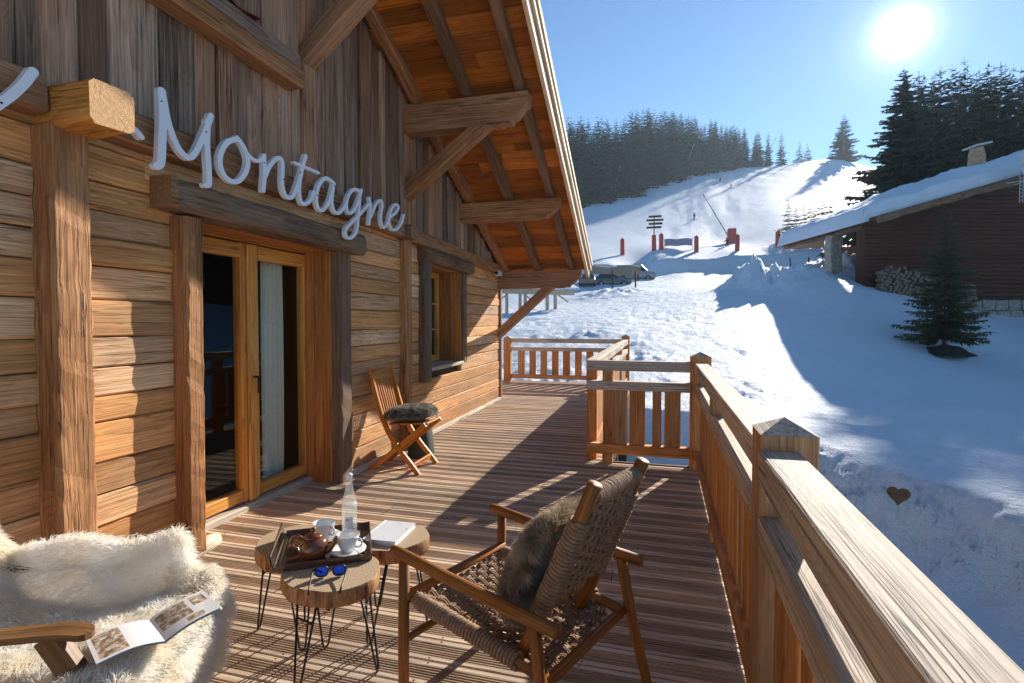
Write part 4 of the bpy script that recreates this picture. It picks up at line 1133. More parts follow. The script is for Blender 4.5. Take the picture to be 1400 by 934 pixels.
# ---------------------------------------------------------------- lettering
SIGN = [(.06,[(2.14,2.615),(2.142,2.489),(2.135,2.339),(2.127,2.246),(2.105,2.219)]),(.05,[(2.146,2.593),(2.177,2.457),(2.227,2.358),(2.286,2.319),(2.335,2.356),(2.395,2.474),(2.449,2.606)]),(.05,[(2.426,2.566),(2.419,2.432),(2.426,2.309),(2.427,2.215),(2.404,2.197)]),
(.048,[(2.632,2.535),(2.557,2.484),(2.51,2.391),(2.521,2.311),(2.577,2.271),(2.645,2.284),(2.707,2.355),(2.727,2.436),(2.692,2.508),(2.641,2.545)]),(.036,[(2.701,2.497),(2.745,2.463),(2.81,2.454),(2.858,2.49),(2.874,2.512)]),
(.045,[(2.868,2.507),(2.872,2.408),(2.858,2.276)]),(.045,[(2.872,2.365),(2.917,2.45),(2.979,2.519),(3.032,2.535),(3.046,2.487),(3.04,2.365),(3.071,2.297),(3.127,2.294),(3.173,2.352),(3.222,2.458)]),
(.045,[(3.293,2.637),(3.247,2.512),(3.216,2.378),(3.238,2.288),(3.291,2.287),(3.355,2.338),(3.381,2.394)]),(.036,[(3.172,2.551),(3.272,2.551),(3.444,2.554)]),
(.045,[(3.628,2.532),(3.53,2.537),(3.447,2.46),(3.414,2.352),(3.439,2.283),(3.498,2.286),(3.583,2.382),(3.643,2.527)]),(.045,[(3.643,2.527),(3.611,2.388),(3.639,2.307),(3.713,2.308),(3.806,2.396)]),
(.043,[(4.04,2.552),(3.938,2.552),(3.855,2.489),(3.816,2.398),(3.843,2.334),(3.918,2.364),(4.004,2.477),(4.05,2.574)]),(.043,[(4.029,2.521),(4.002,2.363),(3.966,2.204),(3.882,2.131),(3.808,2.132),(3.809,2.193),(3.9,2.268),(4.054,2.383),(4.163,2.474)]),
(.043,[(4.182,2.533),(4.199,2.442),(4.171,2.298)]),(.043,[(4.206,2.374),(4.295,2.502),(4.374,2.556),(4.414,2.528),(4.384,2.398),(4.411,2.321),(4.472,2.332),(4.549,2.42)]),
(.043,[(4.537,2.428),(4.668,2.497),(4.737,2.572),(4.656,2.576),(4.567,2.487),(4.544,2.387),(4.6,2.326),(4.711,2.352),(4.804,2.435),(4.853,2.516)]),
(.045,[(1.96,2.362),(1.992,2.362),(2.022,2.339)]),(.05,[(1.33,2.2),(1.412,2.238),(1.447,2.273),(1.483,2.318),(1.524,2.378),(1.561,2.448)])]
def catmull(p, n=10):
    out = []
    for i in range(len(p) - 1):
        a = p[max(i - 1, 0)]; b_ = p[i]; c_ = p[i + 1]; d_ = p[min(i + 2, len(p) - 1)]
        for k in range(n):
            t = k / n
            out.append(tuple(.5 * (2 * b_[q] + (c_[q] - a[q]) * t + (2 * a[q] - 5 * b_[q] + 4 * c_[q] - d_[q]) * t * t + (3 * b_[q] - a[q] - 3 * c_[q] + d_[q]) * t ** 3) for q in range(2)))
    out.append(p[-1]); return out
def lettering():
    cs = .0065; y0, z0 = 1.25, 2.05; ny_, nz_ = int(3.75 / cs), int(.65 / cs)
    gy = y0 + np.arange(ny_) * cs; gz = z0 + np.arange(nz_) * cs
    GY, GZ = np.meshgrid(gy, gz, indexing='ij'); S = np.full(GY.shape, 9.0)
    for (w, st) in SIGN:
        pts = catmull(st)
        for (a, c) in zip(pts[:-1], pts[1:]):
            ax, az = a; bx, bz = c
            i0 = max(0, int((min(ax, bx) - .06 - y0) / cs)); i1 = min(ny_, int((max(ax, bx) + .06 - y0) / cs) + 2)
            j0 = max(0, int((min(az, bz) - .06 - z0) / cs)); j1 = min(nz_, int((max(az, bz) + .06 - z0) / cs) + 2)
            px, pz = GY[i0:i1, j0:j1], GZ[i0:i1, j0:j1]
            L2 = (bx - ax) ** 2 + (bz - az) ** 2 + 1e-12
            t = np.clip(((px - ax) * (bx - ax) + (pz - az) * (bz - az)) / L2, 0, 1)
            d = np.hypot((px - ax - t * (bx - ax)) * .92, (pz - az - t * (bz - az)) * 1.15) - w * .35
            S[i0:i1, j0:j1] = np.minimum(S[i0:i1, j0:j1], d)
    # marching squares: front, back and edge of one solid
    q = MB(); vid = {}; V = []; Fc = []; E = []
    def vert(key, y, z):
        if key not in vid: vid[key] = len(V); V.append((y, z))
        return vid[key]
    ins = S < 0
    act = np.argwhere(ins[:-1, :-1] | ins[1:, :-1] | ins[:-1, 1:] | ins[1:, 1:])
    for (i, j) in act:
        c = [(i, j), (i + 1, j), (i + 1, j + 1), (i, j + 1)]; poly = []; cross = []
        for k in range(4):
            a, d = c[k], c[(k + 1) % 4]; sa, sb = S[a], S[d]
            if sa < 0: poly.append(vert(('v', a), gy[a[0]], gz[a[1]]))
            if (sa < 0) != (sb < 0):
                t = sa / (sa - sb); key = ('e', min(a, d), max(a, d))
                v = vert(key, gy[a[0]] + (gy[d[0]] - gy[a[0]]) * t, gz[a[1]] + (gz[d[1]] - gz[a[1]]) * t)
                poly.append(v); cross.append((v, sa < 0))
        if len(poly) >= 3: Fc.append(poly)
        if len(cross) == 2: E.append((cross[0][0], cross[1][0]) if cross[0][1] else (cross[1][0], cross[0][0]))
        elif len(cross) == 4:
            for k in (0, 2):
                a, d = cross[k], cross[k + 1]; E.append((a[0], d[0]) if a[1] else (d[0], a[0]))
    n = len(V); XF, XB = -2.452, -2.482
    vs = [(XF, y, z) for (y, z) in V] + [(XB, y, z) for (y, z) in V]
    q.add(vs, [tuple(f) for f in Fc] + [tuple(i + n for i in reversed(f)) for f in Fc] + [(a, b_, b_ + n, a + n) for (a, b_) in E], rnd=0.0)
    return q.build('script_lettering', M['white'])
lt_ = lettering()
for (sy, sz) in ((2.135, 2.56), (2.41, 2.5), (2.56, 2.30), (2.865, 2.46), (3.05, 2.40), (3.23, 2.50), (3.42, 2.38), (3.64, 2.50), (3.85, 2.35), (4.02, 2.5), (3.83, 2.14), (4.2, 2.4), (4.41, 2.45), (4.6, 2.34), (1.447, 2.273)):
    q = MB(); q.tube([(-2.455, sy, sz), (-2.449, sy, sz)], .0045, 8); q.build('screw', M['steel'], lt_)
tag(lt_, 'white cut out script lettering spelling Montagne mounted on the wall beam', 'sign')

# ---------------------------------------------------------------- the deck
b = MB()
def deck_board(xa, xb, y, w=.137):
    """one ribbed decking board lying across, smooth margins and fine ribs between"""
    prof = [(0, -.028), (0, -.004), (.004, 0), (.025, 0)]
    k = 6; rw = (w - .050) / k
    for i in range(k):
        s = .025 + i * rw
        prof += [(s + rw * .15, -.0042), (s + rw * .50, -.0042), (s + rw * .62, -.0005), (s + rw * .92, -.0005)]
    prof += [(w - .025, 0), (w - .004, 0), (w, -.004), (w, -.028)]
    dz = rng.uniform(-.0012, .0012); rnd = rng.random()
    vs = []; gs = []
    for x in (xa, xb):
        for (py, pz) in prof: vs.append((x, y + py, pz + dz)); gs.append((x, py, pz))
    n = len(prof)
    q = [(i + 1, i, i + n, i + n + 1) for i in range(n - 1)]
    b.add(vs, q[:3] + q[-3:], gs, rnd)
    b.add(vs, q[3:-3], gs, rnd, mi=1)
    if y < 6.5:
        for jx in np.arange(-2.75, .6, .62):
            if not (xa < jx < xb): continue
            for sy in (.013, w - .013):
                cx_, cy_ = jx + rng.uniform(-.008, .008), y + sy; r_ = .0042
                b.add([(cx_ + r_ * math.cos(i * .785), cy_ + r_ * math.sin(i * .785), dz + .0007) for i in range(8)], [tuple(range(8))], None, 0.0, False, 2)
y = -1.6
while y < 12.0:
    if y < 5.2: xs = (-2.9, .60)
    elif y < 8.8: xs = (-2.9, -.42)
    else: xs = (-4.6, -.42)
    if 2.35 < y < 4.05: xs = (-3.06, xs[1])
    seam = rng.choice([None, None, -1.9, -.9, -.2]) if y < 5.2 else None
    if seam: deck_board(xs[0], seam - .002, y); deck_board(seam + .002, xs[1], y)
    else: deck_board(xs[0], xs[1], y)
    y += .1425
tag(b.build('deck_floor', [M['deck'], M['groove'], M['steel']]), kind='structure')
b = MB(); b.box((-3.0, -1.6, -.25), (.56, 5.3, -.05), 1, .002); b.box((-4.6, 5.32, -.25), (-.46, 12.0, -.05), 1, .002)
b.box((.57, -1.6, -.3), (.61, 5.34, -.006), 1, .004); b.box((-4.6, 12.01, -.3), (-.42, 12.05, -.006), 0, .004); b.box((-.455, 5.36, -.3), (-.415, 12.0, -.006), 1, .004); b.box((-.41, 5.31, -.3), (.565, 5.35, -.006), 0, .004)
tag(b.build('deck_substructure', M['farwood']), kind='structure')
# stilts under the deck
b = MB()
for (x, y) in ((.45, -1), (.45, 2), (.45, 5), (-.6, 8.5), (-.6, 11.8), (-3.5, 11.8)): b.box((x - .09, y - .09, -2.2), (x + .09, y + .09, -.25), 2, .006)
tag(b.build('deck_supports', M['farwood']), kind='structure')

# ---------------------------------------------------------------- railings
def rail_section(name, label, p0, p1, pitch, bw, posts=(), pw=.16, start=.06, end=.06, topz=1.03, mids=(), pattern=None, capped=True, h=1.075, topw=.115):
    p0 = Vector((*p0, 0)); p1 = Vector((*p1, 0)); d = (p1 - p0); L = d.length; ang = math.atan2(d.y, d.x)
    t = thing(name, label, 'railing', p0, ang, 'railings round the terrace')
    def rl(nm, z0, z1, w, mt='rail', a=0.0, c=L):
        q = MB(); q.beam((a, 0, (z0 + z1) / 2), (c, 0, (z0 + z1) / 2), w, z1 - z0, ch=.005, seg=max(2, int(L / .5)), rough=.0008); q.build(nm, M[mt], t)
    rl('top_rail', topz - .10, topz, topw, 'railtop')
    rl('middle_rail', .735, .825, .11, 'railtop')
    rl('bottom_rail', .09, .19, .09)
    s = start
    k = 0
    while s < L - end:
        w = pattern[k % len(pattern)][0] if pattern else bw * rng.uniform(.94, 1.06)
        if s + w > L - end + .02: break
        q = MB(); q.box((s, -.014, .192), (s + w, .014, .733), 2, .005); q.build('baluster', M['rail'], t)
        s += pattern[k % len(pattern)][1] if pattern else pitch
        k += 1
    for m_ in mids:
        q = MB(); q.box((m_ - .05, -.052, .0), (m_ + .05, .052, .0895), 2, .004); q.box((m_ - .05, -.052, .8255), (m_ + .05, .052, topz - .1005), 2, .004); q.box((m_ - .05, -.05, .1905), (m_ + .05, -.0145, .7345), 2, .004); q.build('stud', M['rail'], t)
    for (s, off, w, hh) in posts:
        q = MB()
        q.beam((s, off, 0), (s, off, hh), w, w, up=(1, 0, 0), ch=.005, seg=4, rough=.0006)
        po = q.build('post', M['rail'], t)
        q = MB(); e = w / 2 + .001; z0 = hh + .0005
        q.add([(s - e, off - e, z0), (s + e, off - e, z0), (s + e, off + e, z0), (s - e, off + e, z0), (s, off, z0 + .045)], [(0, 1, 4), (1, 2, 4), (2, 3, 4), (3, 0, 4), (3, 2, 1, 0)]); q.build('cap', M['railtop'], po)
    return t
# near section from the camera side up to the big square post (runs towards the camera)
rail_section('railing', 'nearest railing section with a pale weathered top rail, starting at the big square post', (.376, 1.70), (.30, -1.5), .155, .118, posts=[(-.085, .03, .16, 1.075)], start=.03)
rail_section('railing', 'railing section between the big near post and the corner post', (.392, 1.90), (.462, 5.19), .155, .118, posts=[(3.37, -.0, .185, 1.085)], mids=(1.65,), start=.04)
rail_section('railing', 'short cross railing joining the corner post to the inner end post', (.385, 5.27), (-.62, 5.27), .15, .1, pattern=[(.15, .18), (.085, .155), (.15, .17)], start=.1, end=.2, mids=(.80,), posts=[])
tp = rail_section('railing', 'railing section running back from the inner end post to the far corner post', (-.585, 5.345), (-.535, 11.7), .155, .12, posts=[(.07, .0, .10, .925), (6.33, 0, .17, 1.1)], start=.08, mids=(2.1, 4.2))
rail_section('railing', 'farthest railing across the end of the terrace behind the roof brace', (-.62, 11.8), (-3.2, 11.8), .268, .165, posts=[(2.66, 0, .17, 1.04)], start=.10, mids=())
# ---------------------------------------------------------------- furniture
def helix(p0, p1, r, turns, n=9, wob=.0):
    p0 = Vector(p0); p1 = Vector(p1); d = (p1 - p0); L = d.length; d.normalize()
    a = Vector((0, 0, 1)) if abs(d.z) < .9 else Vector((1, 0, 0))
    s = d.cross(a).normalized(); u = s.cross(d)
    out = []
    for k in range(turns * n + 1):
        t = k / (turns * n); an = 2 * math.pi * k / n
        rr_ = r * (1 + rng.uniform(-wob, wob))
        out.append(p0 + d * (L * t) + (s * math.cos(an) + u * math.sin(an)) * rr_)
    return out
def fur_on(name, F, nrm_up, n, length, rad, mat, parent, seed, lay=(0, 0, 0), lay_k=.6, dom=None, clump=7.0, keep=None):
    """hair over the surface F(u,v): roots on it, strands leaning the way 'lay' combs them, drawn into clumps"""
    rg = np.random.RandomState(seed)
    U = rg.rand(n * 2); V = rg.rand(n * 2)
    roots = []; mids = []; tips = []
    e = 1e-3; lay = Vector(lay)
    for u, v in zip(U, V):
        if keep and not keep(u, v): continue
        p = F(u, v); a = F(min(u + e, 1), v) - F(max(u - e, 0), v); b_ = F(u, min(v + e, 1)) - F(u, max(v - e, 0))
        nn = a.cross(b_)
        if nn.length < 1e-12: continue
        nn.normalize()
        if nrm_up: nn = nn * nrm_up
        cu = float(vnoise(np.array(p.x * clump * 5 + 3.3), np.array(p.y * clump * 5 + p.z * clump * 4), seed)) - .5
        cv = float(vnoise(np.array(p.x * clump * 5 + 9.1), np.array(p.z * clump * 5 + p.y * clump * 3), seed + 1)) - .5
        l = length * (.65 + .7 * rg.rand())
        d = nn + lay * lay_k + a.normalized() * (cu * 1.5) + b_.normalized() * (cv * 1.5) + Vector((rg.randn(), rg.randn(), rg.randn())) * .16
        d.normalize()
        tip = p + d * l + Vector((0, 0, -.25 * l)) + Vector((rg.randn(), rg.randn(), rg.randn())) * l * .08
        mid = p + (nn * .65 + d * .45).normalized() * l * .52
        roots.append(p); mids.append(mid); tips.append(tip)
        if len(roots) >= n: break
    return hair(name, roots, tips, mids, rad, M[mat], parent)

# --- woven armchair seen from behind
wc = thing('woven_armchair', 'woven cord armchair with a round pole frame, turned towards the slab tables', 'armchair', (-.48, 1.861, 0), R(156.6))
AW = .285
for s in (1, -1):
    b = MB(); b.tube([(.375, s * AW, .555), (.33, s * AW, .553), (.1, s * AW, .54), (-.2, s * AW, .525), (-.37, s * AW, .52)], [.019, .022, .021, .022, .021], 12); b.build('armrest', M['chairwood'], wc)
    b = MB(); b.tube([(.318, s * AW, .0), (.318, s * AW, .2), (.312, s * AW, .535)], [.0195, .021, .020], 12); b.build('front_leg', M['chairwood'], wc)
    b = MB(); b.tube([(-.385, s * (AW + .045), .0), (-.33, s * (AW + .012), .26), (-.285, s * AW, .51)], [.018, .021, .020], 12); b.build('rear_leg', M['chairwood'], wc)
    b = MB(); b.tube([(-.15, s * .19, .30), (-.20, s * .185, .40), (-.31, s * .175, .66), (-.425, s * .168, .935)], [.021, .022, .023, .024], 12); b.build('back_post', M['chairwood'], wc)
    b = MB(); b.tube([(.30, s * .255, .385), (.0, s * .25, .365), (-.30, s * .245, .33)], .019, 10); b.build('seat_rail', M['chairwood'], wc)
    b = MB(); b.tube(helix((.275, s * .254, .383), (-.20, s * .247, .343), .0245, 34, 9, .05), .0068, 6); b.build('rail_wrap', M['cord'], wc)
    b = MB(); b.tube(helix((-.235, s * .182, .49), (-.375, s * .171, .815), .0285, 25, 9, .05), .0072, 6); b.build('post_wrap', M['cord'], wc)
b = MB(); b.tube([(.305, -.285, .40), (.305, .285, .40)], .018, 10); b.build('front_rail', M['chairwood'], wc)
b = MB(); b.tube([(.31, -.28, .235), (.31, .28, .235)], .014, 10); b.build('front_stretcher', M['chairwood'], wc)
b = MB(); b.tube([(-.30, -.30, .315), (-.30, .30, .315)], .018, 10); b.build('rear_rail', M['chairwood'], wc)
b = MB(); b.tube([(-.405, -.17, .885), (-.405, .17, .885)], .02, 10); b.build('top_rail', M['chairwood'], wc)
b = MB(); b.tube(helix((-.404, -.145, .885), (-.404, .145, .885), .0255, 26, 9, .06), .0066, 6); b.build('top_wrap', M['cord'], wc)
b = MB(); b.tube([(-.265, -.18, .545), (-.265, .18, .545)], .015, 10); b.build('lower_back_rail', M['chairwood'], wc)
def seat_z(x): return .404 - .09 * ((.3 - x) / .6) - .012
b = MB()   # seat: doubled cross cords over and under lengthwise cords
nx_, ny2 = 19, 14
for k in range(nx_):
    x = .285 - .52 * k / (nx_ - 1)
    for dd in (-.007, .007):
        pts = []
        for q in range(ny2 * 4 + 1):
            y = -.25 + .5 * q / (ny2 * 4)
            sag = -.022 * (1 - (y / .25) ** 2)
            pts.append((x + dd + .002 * math.sin(q * 1.7 + k), y, seat_z(x) + sag + .0066 * math.cos(math.pi * (q / 4) + math.pi * k) + (.01 if abs(y) > .235 else 0)))
        b.tube(pts, .0049, 6, rnd=rng.random())
for k in range(ny2 + 1):
    y = -.25 + .5 * k / ny2
    if k in (0, ny2): continue
    for dd in (-.005, .005):
        pts = []
        for q in range((nx_ - 1) * 4 + 1):
            x = .30 - .56 * q / ((nx_ - 1) * 4)
            sag = -.022 * (1 - (y / .25) ** 2)
            pts.append((x, y + dd, seat_z(x) + sag - .0066 * math.cos(math.pi * (q / 4) + math.pi * k)))
        b.tube(pts, .0048, 6, rnd=rng.random())
b.build('woven_seat', M['cord'], wc)
b = MB()
def back_pt(t, y):   # t up the back
    return Vector((-.262 - .14 * t, y, .535 + .345 * t)) + Vector((-.025 * (1 - (y / .17) ** 2), 0, -.004))
nr, nc2 = 19, 9
for k in range(nr):
    t = .03 + .93 * k / (nr - 1)
    for dd in (-.011, .011):
        pts = []
        for q in range(nc2 * 4 + 1):
            y = -.172 + .344 * q / (nc2 * 4); p = back_pt(t + dd, y)
            pts.append(p + Vector((.0068 * math.cos(math.pi * (q / 4) + math.pi * k), 0, .003 * math.sin(q * .9 + k * 2))))
        b.tube(pts, .0047, 6, rnd=rng.random())
for k in range(1, nc2):
    y = -.172 + .344 * k / nc2
    pts = []
    for q in range((nr - 1) * 4 + 1):
        t = .03 + .93 * q / ((nr - 1) * 4); pts.append(back_pt(t, y) - Vector((.0085 * math.cos(math.pi * (q / 4) + math.pi * k), 0, 0)))
    b.tube(pts, .0052, 6, rnd=rng.random())
b.build('woven_back', M['cord'], wc)
b = MB(); b.tube(helix((-.262, -.165, .545), (-.262, .165, .545), .021, 26, 9, .08), .0064, 6); b.build('lower_wrap', M['cord'], wc)

# --- fur cushion leaning in it
def pillow(a, b_, th, k=2.6):
    def F(u, v):
        an = 2 * math.pi * u; r = math.sin(v * math.pi) ; cz_ = math.cos(v * math.pi)
        c_, s_ = math.cos(an), math.sin(an)
        x = a * math.copysign(abs(c_) ** (2 / k), c_) * (math.sin(v * math.pi) ** .55 if v not in (0, 1) else 0)
        y = b_ * math.copysign(abs(s_) ** (2 / k), s_) * (math.sin(v * math.pi) ** .55 if v not in (0, 1) else 0)
        return Vector((x, y, th * cz_))
    return F
def make_pillow(name, label, loc, eul, a, b_, th, back, fur, nh, ln, seed, lay, face):
    t = thing(name, label, 'cushion', loc); t.rotation_euler = eul
    F = pillow(a, b_, th)
    q = MB(); q.grid([[F(i / 40, min(max(j / 20, .0005), .9995)) for j in range(21)] for i in range(40)], closed_u=True); q.build('cover', M[back], t)
    fur_on('fur', F, face, nh, ln, .0009, fur, t, seed, lay, .5, keep=lambda u, v: v < .60)
    return t
Rz = Matrix.Rotation(R(156.6), 4, 'Z')
def wloc(x, y, z):
    p = Rz @ Vector((x, y, z)); return (p.x - .48, p.y + 1.861, p.z)
ncx = Vector((math.cos(R(20)), 0, math.sin(R(20))))
rot = Rz @ Matrix(((-math.sin(R(22)), 0, math.cos(R(22)), 0), (0, 1, 0, 0), (math.cos(R(22)), 0, math.sin(R(22)), 0), (0, 0, 0, 1)))
# local z of the pillow = forward, local x = up along the back
rot = Rz @ Matrix.Rotation(R(90 - 24), 4, 'Y')
make_pillow('fur_cushion', 'brown fur cushion with a dark felt back leaning in the woven armchair', wloc(-.155, .01, .575), rot.to_euler(), .205, .20, .062, 'cushback', 'furbrown', 20000, .036, 11, (.5, 0, -.2), -1)

# --- folding garden chair by the wall
fc = thing('folding_chair', 'slatted folding wooden chair standing against the plank wall', 'chair', (-2.3, 4.565, 0))
ST = [(.225, 0), (.15, .09), (.06, .19), (-.02, .29), (-.09, .40), (-.145, .52), (-.19, .66), (-.235, .82), (-.272, .975)]
def stile(y, name='stile'):
    q = MB(); n = len(ST)
    P = [Vector((x, 0, z)) for (x, z) in ST]
    vs = []; gs = []; L = 0
    for i in range(n):
        d = (P[min(i + 1, n - 1)] - P[max(i - 1, 0)]).normalized(); m_ = Vector((d.z, 0, -d.x)); w = .022 if i < n - 1 else .017
        if i: L += (P[i] - P[i - 1]).length
        for (sx, sy) in ((-1, -1), (1, -1), (1, 1), (-1, 1)):
            vs.append(P[i] + m_ * (w * sx) + Vector((0, y + sy * .012, 0))); gs.append((L, sx * w, sy * .012))
    fs = [(0, 1, 2, 3), tuple((n - 1) * 4 + k for k in (3, 2, 1, 0))]
    for i in range(n - 1):
        for k in range(4): fs.append((i * 4 + k, i * 4 + 4 + k, i * 4 + 4 + (k + 1) % 4, i * 4 + (k + 1) % 4))
    q.add(vs, fs, gs); return q.build(name, M['teak'], fc)
for y in (-.205, .205): stile(y)
for y in (-.178, .178):
    q = MB(); q.beam((.285, y, .465), (-.29, y, .0), .024, .042, ch=.004); q.build('leg', M['teak'], fc)
q = MB(); q.box((.158, -.192, .055), (.182, .192, .10), 1, .003); q.build('stretcher', M['teak'], fc)
q = MB(); q.box((-.235, -.166, .04), (-.21, .166, .08), 1, .003); q.build('stretcher', M['teak'], fc)
for k in range(7):
    x = .25 - k * .058
    q = MB(); q.box((x, -.16, .462 - .004 * k), (x + .046, .16, .478 - .004 * k), 1, .003); q.build('seat_slat', M['teak'], fc)
q = MB(); P = []
for i in range(13):
    y = -.19 + .38 * i / 12; bow = -.012 * (1 - (y / .19) ** 2); hi = .925 + .05 * (1 - (y / .19) ** 2) * .6
    P.append([(-.238 + bow, y, .868), (-.262 + bow, y, hi), (-.284 + bow, y, hi), (-.26 + bow, y, .868), (-.238 + bow, y, .868)])
q.grid(P, smooth=False, gco=[(p[1], p[0], p[2]) for r_ in P for p in r_]); q.build('top_rail', M['teak'], fc)
for k in range(9):
    y = -.165 + .33 * k / 8
    q = MB(); q.beam((-.148, y, .50), (-.25, y, .872), .018, .010, up=(1, 0, 0), ch=.002); q.build('back_slat', M['teak'], fc)
q = MB(); q.box((-.155, -.192, .475), (-.135, .192, .51), 1, .003); q.build('back_rail', M['teak'], fc)
make_pillow('fur_cushion', 'grey fur cushion with dark green sides on the folding chair seat', (-2.235, 4.56, .535), (0, R(-4), 0), .215, .20, .062, 'cushgreen', 'furgrey', 11000, .030, 23, (.6, 0, .1), -1)
# a dark bag on the boards behind it
bg = thing('bag', 'dark green bag on the deck boards behind the folding chair', 'bag', (-2.36, 5.02, 0), R(10))
q = MB(); P = []
for i in range(20):
    an = 2 * math.pi * i / 20
    P.append([(math.copysign(abs(math.cos(an)) ** .7, math.cos(an)) * .13 * (1 - .45 * (z / .4) ** 3) + .01 * math.sin(z * 30), math.copysign(abs(math.sin(an)) ** .7, math.sin(an)) * .17 * (1 - .2 * (z / .4) ** 2), z) for z in (0, .02, .1, .2, .3, .36, .4)])
q.grid(P, closed_u=True); q.add([P[i][6] for i in range(20)], [tuple(range(20))]); q.build('body', M['bag'], bg)
q = MB(); q.tube([(-.03, -.08, .39), (-.02, -.06, .46), (0, 0, .49), (.02, .06, .46), (.03, .08, .39)], .012, 8); q.build('strap', M['black'], bg)

# --- three tree-slice tables on hairpin legs
def slab_table(label, cx, cy, r, seed, legs, ecc=.06):
    rg = random.Random(seed); ph = [rg.uniform(0, 6.28) for _ in range(5)]
    f = lambda a: 1 + ecc * math.sin(2 * a + ph[0]) + .03 * math.sin(3 * a + ph[1]) + .012 * math.sin(7 * a + ph[2]) + .006 * math.sin(13 * a + ph[3])
    t = thing('slab_table', label, 'side table', (cx, cy, 0), 0, 'tree slice tables')
    n = 72; q = MB()
    ring = lambda k, z: [(r * k * f(2 * math.pi * i / n) * math.cos(2 * math.pi * i / n), r * k * f(2 * math.pi * i / n) * math.sin(2 * math.pi * i / n), z) for i in range(n)]
    a = ring(.985, .42); vs = [(0, 0, .42)] + a
    q.add(vs, [(0, 1 + i, 1 + (i + 1) % n) for i in range(n)]); q.build('slab', M['slab'], t)
    q = MB(); rows = [ring(.985, .42), ring(1.0, .416), ring(1.012, .395), ring(1.005, .37), ring(.985, .357), ring(.6, .356)]
    q.grid([[rows[j][i] for j in range(6)] for i in range(n)], closed_u=True); q.build('bark_edge', M['bark'], t)
    for an in legs:
        an = R(an); c_, s_ = math.cos(an), math.sin(an)
        q = MB(); rin = r * .68; rout = r * .68 + .055
        A = Vector((c_ * rin - s_ * .055, s_ * rin + c_ * .055, .356)); B_ = Vector((c_ * rin + s_ * .055, s_ * rin - c_ * .055, .356)); Ft = Vector((c_ * rout, s_ * rout, .009)); sd = Vector((-s_, c_, 0)) * .012
        q.tube([A, A.lerp(Ft, .97) + sd * .9, Ft + sd * .5 + Vector((0, 0, -.003)), Ft - sd * .5 + Vector((0, 0, -.003)), B_.lerp(Ft, .97) - sd * .9, B_], .0045, 8)
        m1 = A.lerp(Ft, .22); m2 = B_.lerp(Ft, .22); q.tube([m1, m2], .004, 6); q.tube([(m1 + m2) / 2, (m1 + m2) / 2 + Vector((0, 0, .08))], .004, 6)
        q.build('hairpin_leg', M['steel'], t)
    return t
slab_table('tree slice table in front, holding the sunglasses', -1.232, 1.795, .182, 3, (255, 15, 135))
slab_table('tree slice table on the left, under the tray and teapot', -1.565, 2.0, .178, 5, (195, 75, 315))
slab_table('tree slice table on the right, holding the book', -1.17, 2.155, .168, 8, (20, 140, 265))

# --- tray and the tea things
tv = (Vector((-1.345, 2.202, 0)) - Vector((-1.649, 2.013, 0))).normalized(); tn = Vector((-tv.y, tv.x, 0))
ta = math.atan2(tv.y, tv.x)
tr = thing('tray', 'dark lacquered square tray with a polished left side across the slab tables', 'tray', (-1.375, 1.96, .4215), ta)
hx, hy = .185, .178
q = MB(); q.box((-hx, -hy, 0), (hx, hy, .008), 0, .002); q.build('base', M['tray'], tr)
q = MB(); P = []
for i in range(2):
    y = (-hy, hy)[i]
    P.append([(-hx + .02, y, .0095), (-hx + .004, y, .012), (-hx - .008, y, .024), (-hx - .014, y, .045), (-hx - .017, y, .07), (-hx - .021, y, .07), (-hx - .018, y, .045), (-hx - .012, y, .022), (-hx + .003, y, .008)])
q.grid(P); q.build('polished_side', M['chrome'], tr)
for (a, c) in (((hx, -hy), (hx, hy)), ((-hx, hy), (hx, hy)), ((-hx, -hy), (hx, -hy))):
    q = MB(); q.beam((a[0], a[1], .0165), (c[0], c[1], .0165), .007, .026, ch=.002); q.build('rim', M['tray'], tr)
TZ = .4300
def on_tray(u, v): return (-1.375 + tv.x * u + tn.x * v, 1.96 + tv.y * u + tn.y * v)
def cup(label, x, y, rz):
    c = thing('cup', label, 'cup', (x, y, TZ + .0105), rz, 'white tea cups')
    q = MB(); q.lathe([(.001, .004), (.024, .004), (.026, 0), (.030, .0), (.029, .006), (.036, .016), (.043, .034), (.047, .056), (.049, .068), (.0475, .068), (.0455, .056), (.041, .034), (.033, .016), (.001, .010)], (0, 0, 0), 40); q.build('bowl', M['porcelain'], c)
    q = MB(); q.tube([(.045, 0, .054), (.062, 0, .058), (.072, 0, .048), (.070, 0, .034), (.058, 0, .022), (.039, 0, .02)], [.005, .0045, .004, .004, .0045, .005], 8); q.build('handle', M['porcelain'], c)
    s = thing('saucer', 'white saucer under ' + label, 'saucer', (x, y, TZ), rz, 'white saucers')
    q = MB(); q.lathe([(.001, .002), (.03, .002), (.034, 0), (.04, .001), (.062, .009), (.076, .014), (.076, .0165), (.06, .0115), (.04, .006), (.001, .006)], (0, 0, 0), 48); q.build('dish', M['porcelain'], s)
    return c
x, y = -1.25, 1.93; cup('white cup nearest the sunglasses, its handle turned right', x, y, R(-5))
x, y = -1.43, 2.02; cup('white cup behind the teapot at the left of the bottle', x, y, R(-18))
sp = thing('spoon', 'silver teaspoon lying on the front saucer', 'spoon', (-1.19, 1.905, TZ + .018), R(-38))
q = MB(); q.tube([(-.05, 0, 0), (.0, 0, .003), (.06, 0, .008)], [.003, .002, .0035], 6, flat=.5); q.lathe([(.001, .0), (.008, .001), (.011, .005)], (-.06, 0, -.004), 14); q.build('spoon_body', M['chrome'], sp)
x, y = -1.362, 1.85
tp_ = thing('teapot', 'small brown glazed teapot on the tray', 'teapot', (x, y, TZ + .0), R(8))
